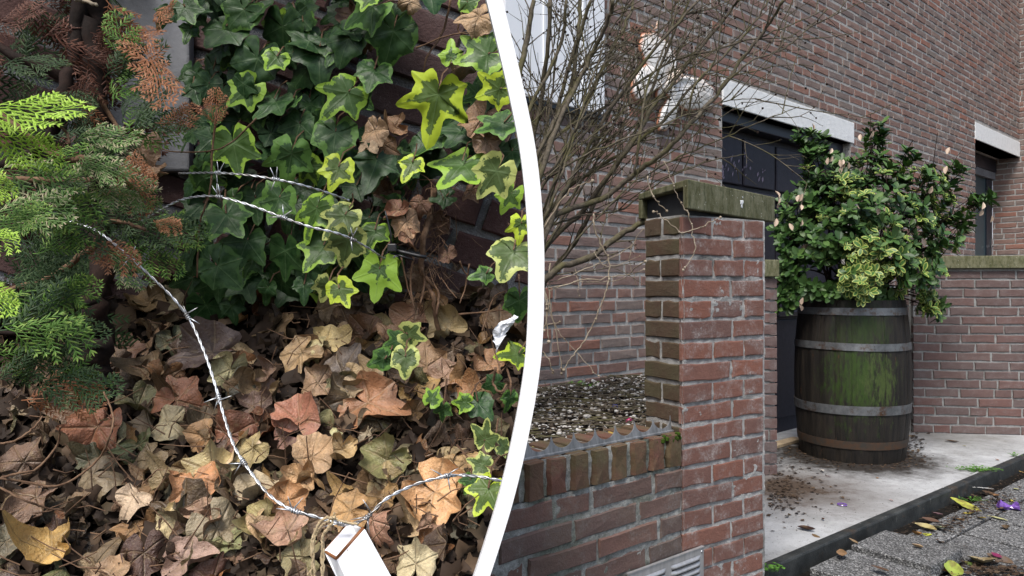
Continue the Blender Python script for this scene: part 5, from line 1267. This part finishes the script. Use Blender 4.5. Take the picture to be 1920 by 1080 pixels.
# dead hanging leaves tangled in the ivy
hang = thing('withered_ivy', P(770, 400, 1.06), 'withered brown leaves and rootlets hanging in the ivy beside the bare brick', 'dead vine')
for (px, py, rp, an, cc, Y) in ((700, 250, 34, 250, (.42, .27, .15), 1.02), (690, 280, 22, 270, (.5, .36, .22), 1.0), (735, 240, 34, 200, (.3, .17, .09), 1.04), (725, 275, 28, 330, (.34, .2, .11), 1.03), (745, 400, 34, 250, (.26, .12, .07), 1.02), (765, 420, 34, 280, (.4, .24, .13), 1.01), (785, 385, 30, 240, (.2, .1, .06), 1.04), (765, 450, 26, 300, (.36, .18, .1), 1.0), (890, 30, 44, 200, (.42, .27, .14), 1.0), (930, 60, 36, 120, (.4, .24, .11), .99),
        (900, 230, 46, 240, (.34, .2, .11), 1.03), (915, 270, 36, 300, (.3, .19, .12), 1.01), (870, 120, 40, 260, (.3, .2, .12), 1.06), (690, 70, 34, 200, (.34, .2, .12), 1.07), (770, 0, 30, 60, (.45, .3, .16), 1.03), (880, 360, 24, 250, (.25, .14, .08), 1.05), (840, 480, 22, 280, (.2, .11, .07), 1.05), (830, 420, 26, 240, (.16, .09, .06), 1.08), (560, 290, 20, 250, (.2, .1, .05), 1.05), (720, 360, 30, 200, (.16, .09, .05), 1.07), (250, 280, 50, 250, (.3, .18, .1), .98), (285, 330, 40, 200, (.32, .2, .12), .98), (945, 20, 40, 200, (.3, .2, .1), 1.0), (785, 520, 30, 250, (.2, .13, .08), 1.07), (655, 30, 30, 250, (.2, .12, .08), 1.08)):
    if not fits(px, py, rp * .8): continue
    c3 = P(px, py, Y); link('dead_leaf', DEAD[rr.randrange(18)], hang, leafmat(c3, rp / F * Y * 1.2, an, (rr.gauss(0, .35), -1, rr.gauss(.2, .3))), (*cc, 1))
mb = MB()
for _ in range(170):
    px = rr.gauss(808, 16) if rr.random() < .8 else rr.gauss(780, 40); py = rr.uniform(330, 590) if px < 850 else rr.uniform(380, 500); p = P(px, py, rr.uniform(1.05, 1.13)); d = Vector((rr.gauss(0, .6), rr.gauss(0, .3), rr.gauss(-.6, .6))).normalized(); Lp = rr.uniform(.01, .05)
    mb.tube([p, p + d * Lp * .5 + Vector((rr.gauss(0, .004), 0, 0)), p + d * Lp], .0006, 3, caps=False)
o = mb.build('rootlet', M['stem_red'], hang); o['kind'] = 'stuff'

# ---- white plastic scrap
cl = catmull([P(958, 596, .93), P(946, 608, .925), P(938, 628, .93), P(936, 645, .925), P(930, 662, .93)], 5); V = []; Fc = []; nc = len(cl); wd_ = [.004, .009, .012, .013, .012, .012, .013, .012, .010, .010, .009, .008, .008, .006, .005, .004, .003, .003, .002, .002, .001]
for i, p in enumerate(cl):
    for q in range(7):
        u_ = q / 6 - .5; n_ = noise.noise(Vector((i * .45, q * .7, 3))); V.append(p + Vector((u_ * 2 * wd_[min(i, 20)] * (1 + .5 * n_), n_ * .006, u_ * .008 + n_ * .003)))
for i in range(nc - 1):
    for q in range(6): a = i * 7 + q; Fc.append((a, a + 1, a + 8, a + 7))
mb = MB(); mb.add(V, Fc)
tag(mb.build('plastic_scrap', M['white_plastic']), 'torn white plastic scrap caught between ivy leaves near the partition', 'plastic')

# ---- barbed wire
def bwire(label, pp, Ys, barbs, r0=.00092):
    t_ = thing('barbed_wire', P(pp[0][0], pp[0][1], Ys[0]), label, 'barbed wire', 'strands of barbed wire')
    pts = catmull([P(x, y, Y) for (x, y), Y in zip(pp, Ys)], 30); s_acc = [0]
    for a, b in zip(pts, pts[1:]): s_acc.append(s_acc[-1] + (b - a).length)
    for ph in (0, math.pi):
        q = []
        for i, p in enumerate(pts):
            t = (pts[min(i + 1, len(pts) - 1)] - pts[max(i - 1, 0)]).normalized(); a = t.cross(Vector((0, 1, 0))).normalized(); b = t.cross(a); th = s_acc[i] / .012 * math.pi + ph; q.append(p + (a * math.cos(th) + b * math.sin(th)) * r0 * .95)
        mb = MB(); mb.tube(q, r0, 6); mb.build('wire_strand', M['wire'], t_, True)
    for bx, by, dirs in barbs:
        i = min(range(len(pts)), key=lambda k: (CX + F * pts[k].x / pts[k].y - bx) ** 2 + (CY - F * (pts[k].z - CAMZ) / pts[k].y - by) ** 2)
        p = pts[i]; t = (pts[min(i + 1, len(pts) - 1)] - pts[max(i - 1, 0)]).normalized(); a = t.cross(Vector((0, 1, 0))).normalized(); b = t.cross(a); mb = MB()
        coil = [p + t * (k / 24 - .5) * .0085 + (a * math.cos(k * .85) + b * math.sin(k * .85)) * r0 * 2.5 for k in range(25)]
        mb.tube(coil, r0 * .85, 5)
        for an in dirs:
            d = Vector((math.cos(rad(an)), rr.uniform(-.35, .05), math.sin(rad(an)))).normalized(); st = p + t * rr.uniform(-.004, .004); mb.tube([st + d * r0 * 1.5, st + d * .009, st + d * .0165], [r0 * .85, r0 * .8, r0 * .25], 5)
        mb.build('barb', M['wire'], t_, True)
bwire('upper short strand of twisted barbed wire crossing the ivy', [(335, 325), (400, 324), (470, 329), (540, 341), (600, 357), (655, 376)], [1.0, .96, .94, .94, .96, .99], [(410, 325, (95, 275, 60)), (518, 336, (80, 250, 110)), ])
bwire('long strand of barbed wire sagging in front of the ivy to the black tie', [(262, 416), (300, 394), (345, 373), (400, 368), (460, 382), (520, 404), (580, 425), (640, 440), (690, 465), (722, 485), (745, 480)], [.98, .95, .92, .9, .89, .89, .89, .9, .93, .96, .97], [(412, 369, (95, 120, 85)), (532, 408, (95, 180, 30)), (663, 449, (100, 60, 280))])
bwire('long strand of barbed wire running down over the dead leaves to the white channel', [(118, 410), (180, 432), (235, 475), (290, 525), (330, 565), (360, 608), (385, 665), (403, 720), (420, 780), (440, 838), (470, 885), (505, 928), (545, 955), (585, 967), (625, 978), (660, 982), (690, 968), (725, 935), (780, 908), (835, 893)],
      [.86, .85, .84, .84, .84, .84, .82, .80, .78, .75, .73, .71, .70, .70, .70, .69, .69, .70, .72, .73], [(246, 486, (60, 240)), (352, 594, (110, 330, 30)), (411, 745, (20, 250, 200)), (457, 868, (180, 240)), (556, 955, (50, 170, 100)), (690, 965, (120, 190, 280, 260)), (640, 982, (150, 190, 350))])
bwire('short end of barbed wire in front of the variegated ivy by the partition', [(832, 893), (865, 891), (900, 894), (935, 901), (960, 907)], [.73, .74, .73, .73, .74], [(838, 890, (150, 30, 280))])
# black tie and clamp
vt = thing('cable_tie', P(735, 468, .96), 'black plastic cable tie holding the barbed wire at the ivy stem', 'cable tie')
for pp, r0 in (([(733, 470), (733, 440), (726, 410), (722, 395)], .0012), ([(735, 468), (760, 474), (785, 480), (800, 482)], .0028), ([(735, 475), (775, 487)], .0016), ([(735, 462), (722, 482)], .002)):
    mb = MB(); mb.tube([P(x, y, .96) for x, y in pp], r0, 6); mb.build('strap', M['black_tie'], vt, True)
mb = MB(); c = P(735, 464, .955); mb.box(c - Vector((.006, .003, .006)), (.012, 0, 0), (0, .008, 0), (0, 0, .011)); mb.build('lock', M['black_tie'], vt, bevel=.0015)
# white channel
m = Mat('scuffed white plastic', .4, .4); m.base(m.mix(m.ramp(m.noise(160, 3, .6), [(.66, 0), (.7, .7)]), m.mix(m.ramp(m.noise(26, 5, .7), [(.45, 0), (.7, .35)]), (.86, .87, .89), (.5, .46, .4)), (.25, .2, .15))); M['channel'] = m.m
ch = thing('white_channel', P(680, 1060, .70), 'white hollow plastic channel with a rust brown rim at the end of the wire', 'channel')
Yc = .675
A_ = P(609, 1035, Yc + .03); B_2 = P(683, 991, Yc + .012); fwd = (P(760, 1130, Yc - .06) - P(683, 991, Yc + .012)); 
wv = (B_2 - A_) * 1.0; wl = wv.length; wv.normalize(); fl = fwd.length; fwd.normalize()
dn = wv.cross(fwd).normalized(); dn = dn if dn.y > 0 else -dn
C_ = P(632, 1049, Yc)            # near left corner of the opening
# cross section: wide white face, left flank, back face
wide = (B_2 - C_); flank = A_ - C_
t1 = .0022
def slabbox(mb, o, u, v, w_): mb.box(o, u, v, w_)
fw = fwd * fl
Nf = wide.cross(fw).normalized(); Nf = Nf if Nf.y < 0 else -Nf
mb = MB(); mb.box(C_, wide, fw, -Nf * t1); mb.build('face', M['channel'], ch, bevel=.0007)
mb = MB(); mb.box(C_ - wide.normalized() * .0002, flank, fw, wide.normalized() * t1); mb.build('flank', M['channel'], ch, bevel=.0007)
mb = MB(); mb.box(A_, wide, fw, Nf * t1); mb.build('face', M['channel'], ch, bevel=.0007)
mb = MB(); mb.box(B_2 - wide.normalized() * t1, flank, fw, wide.normalized() * t1 * .99); mb.build('flank', M['channel'], ch, bevel=.0007)
RU = simple('rust brown rim', (.32, .12, .04), .5, .4, var=.6)
mb = MB(); e = -fwd * .0012
mb.tube([C_ + e, B_2 + e], .0018, 6); mb.tube([C_ + e, A_ + e], .0015, 6); mb.tube([A_ + e, A_ + wide * 1.0 + e], .0010, 6); mb.build('rim', RU, ch, True)
# twine
tw = thing('twine', P(600, 1000, .66), 'frayed straw coloured twine looped round the wire beside the white channel', 'twine')
for pp, r0 in (([(592, 1090), (588, 1060), (585, 1020), (590, 1000), (598, 982), (612, 972), (625, 970)], .0022), ([(584, 1090), (586, 1050), (590, 1010), (600, 988), (618, 975)], .0018), ([(603, 1090), (604, 1050), (604, 1020), (608, 1000), (620, 985), (628, 970)], .0024), ([(604, 1085), (608, 1040), (606, 1010), (615, 990)], .0014), ([(625, 972), (645, 978), (672, 983)], .0016), ([(628, 970), (626, 960)], .0012), ([(590, 1000), (588, 990)], .0008), ([(580, 1090), (578, 1075)], .001), ([(575, 1085), (582, 1070)], .0008)):
    pts = catmull([P(x, y, .655) for x, y in pp], 8); pts = [p + Vector((rr.gauss(0, .0005), rr.gauss(0, .0004), rr.gauss(0, .0005))) for p in pts]; mb = MB(); mb.tube(pts, [r0 * .62 * rr.uniform(.8, 1.15) for _ in pts], 6); mb.build('cord', M['twine'], tw, True)

# ---- conifer
con = thing('conifer', P(180, 640, .92), 'conifer with flat green sprays, some lime and some dead orange brown', 'conifer')
def spray(seed, dens=1.0, length=1.0, fan=.78):
    """flat scale-leaf spray in the xy plane growing to +y, unit length; attribute R rises towards tips"""
    r = random.Random(seed); mb = MB()
    def strip(p, d, L, w_, tip):
        s_ = Vector((-d.y, d.x, 0)) * w_; z = Vector((0, 0, w_ * .55)); bend = Vector((r.gauss(0, .05), r.gauss(0, .05), r.gauss(0, .10))) * L
        q = p + d * L * .55 + bend * .5; e = p + d * L + bend
        V = [p + s_ * .8, p + z * .8, p - s_ * .8, p - z * .8, q + s_ * 1.1, q + z, q - s_ * 1.1, q - z, e]
        mb.add(V, [(0, 1, 5, 4), (1, 2, 6, 5), (2, 3, 7, 6), (3, 0, 4, 7), (4, 5, 8), (5, 6, 8), (6, 7, 8), (7, 4, 8)], [(tip * .6, 0, 0, 1)] * 4 + [(tip * .8, 0, 0, 1)] * 4 + [(tip, 0, 0, 1)]); return e
    def axis(p, d, L, w_, lvl):
        step = .085 if lvl == 2 else .06; n = max(2, int(L / step)); q = p.copy(); dd = d.copy(); k = 0
        dr = r.gauss(0, .02)
        for i in range(n):
            t = i / n; nd = Matrix.Rotation(dr + r.gauss(0, .04), 3, 'Z') @ dd; e = q + nd * (L / n); mb.tube([q, e], [w_ * (1.1 - .5 * t), w_ * (1.1 - .5 * (t + 1 / n))], 4, caps=False, attr=(.25 + .3 * t if lvl < 2 else .15, 0, 0, 1))
            for sg in ((-1, 1) if lvl < 2 or r.random() < .7 else (r.choice((-1, 1)),)):
                sub = L * (.52 if lvl == 2 else .5) * (1 - t) ** .8 * (.35 + .65 * min(1, t * 3 + .3)) * r.uniform(.75, 1.15)
                b = Matrix.Rotation(sg * r.uniform(fan * .85, fan * 1.2), 3, 'Z') @ nd; b = (b + Vector((0, 0, r.gauss(-.04, .10)))).normalized()
                if lvl > 1 and sub > .1: axis(e, b, sub, w_ * .75, lvl - 1)
                elif sub > .008: strip(e, b, max(.055, min(.12, sub * .8 + .04)), .0102, r.uniform(.45, 1))
            q = e; dd = nd
        strip(q, dd, .07, .009, 1)
    axis(Vector((0, 0, 0)), Vector((0, 1, 0)), length, .008, 2)
    # gentle droop
    return [Vector((v.x + .06 * math.sin(v.y * 5 + seed), v.y, v.z - .30 * v.y * v.y - .35 * abs(v.x) ** 1.5 + .05 * math.sin(v.y * 7 + v.x * 9))) for v in mb.v], mb.f, mb.a
SPR = [spray(i) for i in range(5)]
SM = {}
def spray_obj(px, py, size_px, ang, mat, Y, tn=.35):
    k = rr.randrange(5)
    if (k, mat) not in SM: v, f, a = SPR[k]; SM[(k, mat)] = mesh('foliage_spray', v, f, M[mat], False, a)
    c3 = P(px, py, Y); s_ = size_px / F * Y
    link('foliage_spray', SM[(k, mat)], con, leafmat(c3, s_, ang, (rr.gauss(0, tn), -1, rr.gauss(.25, tn))))
rr = random.Random(303)
for a in (   # start px,py, length px, direction, material, depth
 (-40, 210, 175, 30, 'con_lime', .70), (-40, 215, 150, -22, 'con_lime', .71), (-35, 330, 90, -25, 'con_lime', .70),
 (-45, 440, 90, -35, 'con_lime', .69), (-40, 500, 110, -62, 'con_lime', .70), (-20, 420, 100, 10, 'con_green', .70),
 (-30, 330, 150, 5, 'con_dry_lit', .74), (10, 380, 150, -15, 'con_green', .75), (-20, 400, 130, -5, 'con_dry_lit', .73), (40, 340, 130, 25, 'con_green', .76), (140, 270, 110, 25, 'con_dry_lit', .76), (120, 330, 110, 5, 'con_dry_lit', .77), (150, 290, 90, -40, 'con_dry_lit', .76), (180, 320, 100, -55, 'con_dry_lit', .77), (210, 300, 110, -70, 'con_dry_lit', .78),
 (60, 470, 120, 5, 'con_green', .78), (80, 540, 110, -5, 'con_green', .80), (-20, 560, 160, 0, 'con_green', .76), (-20, 610, 170, -8, 'con_dark', .75), (10, 600, 150, -35, 'con_green', .76), (20, 640, 140, -20, 'con_dark', .76), (-20, 640, 130, -45, 'con_green', .75), (60, 620, 120, -10, 'con_dark', .78), (-20, 590, 140, 20, 'con_dark', .77),
 (170, 380, 130, -20, 'con_dark', .89), (230, 410, 140, -12, 'con_dark', .91), (240, 440, 110, -45, 'con_green', .90), (200, 420, 120, -60, 'con_dark', .90), (270, 420, 110, -5, 'con_green', .92), (190, 470, 100, -30, 'con_dry_lit', .88), (150, 440, 110, -50, 'con_brown', .82),
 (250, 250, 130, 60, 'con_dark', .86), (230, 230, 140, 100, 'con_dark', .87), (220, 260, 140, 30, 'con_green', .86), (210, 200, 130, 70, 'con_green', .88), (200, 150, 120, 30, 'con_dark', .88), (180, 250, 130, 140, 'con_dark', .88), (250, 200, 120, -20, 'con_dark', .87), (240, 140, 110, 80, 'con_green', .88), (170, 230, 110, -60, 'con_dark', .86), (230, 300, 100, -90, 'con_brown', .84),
 (285, 150, 130, 85, 'con_brown', .85), (290, 110, 120, -88, 'con_brown', .85), (300, 60, 90, 100, 'con_brown', .86), (230, 80, 90, 60, 'con_brown', .88), (255, 280, 80, -80, 'con_brown', .84), (290, 230, 80, 10, 'con_brown', .86), (160, 130, 100, -100, 'con_deadbrown', .9), (110, 60, 130, -60, 'con_deadbrown', .92), (90, 40, 130, -20, 'con_deadbrown', .92), (60, 80, 130, 20, 'con_deadbrown', .94), (170, 60, 90, -40, 'con_deadbrown', .9), (165, 190, 90, -110, 'con_brown', .88), (200, 0, 100, -70, 'con_brown', .89), (130, 100, 120, -90, 'con_deadbrown', .92), (50, 10, 130, -10, 'con_deadbrown', .93), (190, 40, 80, -80, 'con_deadbrown', .88),
 (405, 240, 70, 85, 'con_brown', .95), (290, 410, 60, -40, 'con_brown', .85), (60, 730, 140, 0, 'con_dark', .77), (40, 750, 130, -10, 'con_brown', .77), (90, 700, 110, -25, 'con_green', .79), (-20, 700, 120, -10, 'con_dark', .76), (300, 0, 60, 50, 'con_green', .85), (100, 0, 70, 60, 'con_green', .86), (-20, 60, 110, 30, 'con_deadbrown', .9), (0, 130, 110, 10, 'con_dark', .86), (60, 180, 100, -10, 'con_dark', .86), (90, 250, 110, -40, 'con_dark', .84), (110, 210, 90, -30, 'con_dark', .88), (100, 300, 100, -70, 'con_dark', .84), (120, 360, 130, -20, 'con_dark', .82), (60, 420, 130, -30, 'con_dark', .80), (30, 450, 120, -50, 'con_dark', .80), (0, 520, 120, -20, 'con_dark', .8), (105, 955, 20, -60, 'con_brown', .74)):
    spray_obj(*a)
for pp, r0, Y, mt in (([(180, -60), (175, 60), (178, 200), (172, 340), (185, 450), (182, 560), (190, 640)], .020, .95, 'bark_dark'), ([(150, -60), (145, 60), (120, 180), (90, 260), (-40, 330)], .010, .93, 'bark_dark'), ([(178, 200), (120, 150), (40, 110), (-40, 60)], .008, .96, 'bark_dark'), ([(175, 300), (100, 290), (0, 215), (-40, 200)], .004, .78, 'stem_red'),
        ([(130, 270), (125, 250), (100, 225)], .0016, .75, 'stem_red'), ([(178, 420), (220, 415), (270, 430)], .003, .85, 'stem_red'), ([(172, 340), (100, 340), (-40, 330)], .004, .84, 'stem_red'), ([(178, 460), (90, 520), (-40, 560)], .004, .86, 'stem_red'), ([(185, 180), (215, 230), (250, 260), (300, 150)], .003, .92, 'stem_red'), ([(182, 560), (60, 620), (-40, 620)], .004, .86, 'bark_dark'), ([(200, 60), (230, 110), (285, 120)], .003, .93, 'stem_red'), ([(140, -2), (160, 2), (182, 10)], .003, .9, 'bark_pale'), ([(180, 640), (182, 700), (176, 760)], .02, .93, 'bark_dark')):
    vine(pp, r0, M[mt], Y, 'branch' if r0 < .015 else 'trunk', con)
for _ in range(46):
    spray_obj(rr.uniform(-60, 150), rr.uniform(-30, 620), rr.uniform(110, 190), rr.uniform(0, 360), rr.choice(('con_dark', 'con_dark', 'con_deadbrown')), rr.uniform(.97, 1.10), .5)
for _ in range(24):  # unseen crown overhead, added to shade the ivy corner
    c3 = Vector((rr.uniform(-1.0, -.25), rr.uniform(.55, 1.12), rr.uniform(1.50, 1.72))); k = rr.randrange(5); mt_ = rr.choice(('con_dark', 'con_green', 'con_deadbrown'))
    if (k, mt_) not in SM: v, f, a = SPR[k]; SM[(k, mt_)] = mesh('foliage_spray', v, f, M[mt_], False, a)
    d = Vector((rr.gauss(.5, .6), rr.gauss(0, .6), rr.gauss(-.1, .2))).normalized(); n_ = Vector((rr.gauss(0, .3), rr.gauss(0, .3), 1)); sd_ = d.cross(n_).normalized(); n_ = sd_.cross(d); q_ = rr.uniform(.16, .26)
    link('foliage_spray', SM[(k, mt_)], con, Matrix.Translation(c3) @ Matrix((sd_ * q_, d * q_, n_ * q_)).transposed().to_4x4())
for y_ in (.65, .85, 1.05): mb = MB(); mb.tube([Vector((-.55, .95, 1.42)), Vector((-.5, y_, 1.58)), Vector((-.15, y_, 1.62))], [.01, .007, .003], 6); mb.build('branch', M['bark_dark'], con, True)  # boughs carrying the added crown, out of view
# bare twigs lower left
tg = thing('dead_twig', P(60, 880, .75), 'curved bare reddish twig rising over the dead leaves at lower left', 'twig')
for pp, r0 in (([(-20, 905), (0, 897), (30, 888), (70, 878), (108, 832), (112, 800)], .0014), ([(0, 897), (60, 905), (98, 912), (140, 898), (185, 860), (205, 820), (212, 780), (195, 735)], .0013), ([(-20, 835), (10, 830), (30, 826), (60, 805), (80, 780)], .0014)):
    vine(pp, r0, M['stem_red'], .72, 'stem', tg)
tg = thing('dead_twig', P(0, 915, .73), 'short straight reddish twig with a dry tip at the left edge', 'twig')
vine([(-20, 908), (0, 914), (40, 935), (80, 950), (120, 958)], .0013, M['stem_red'], .71, 'stem', tg)
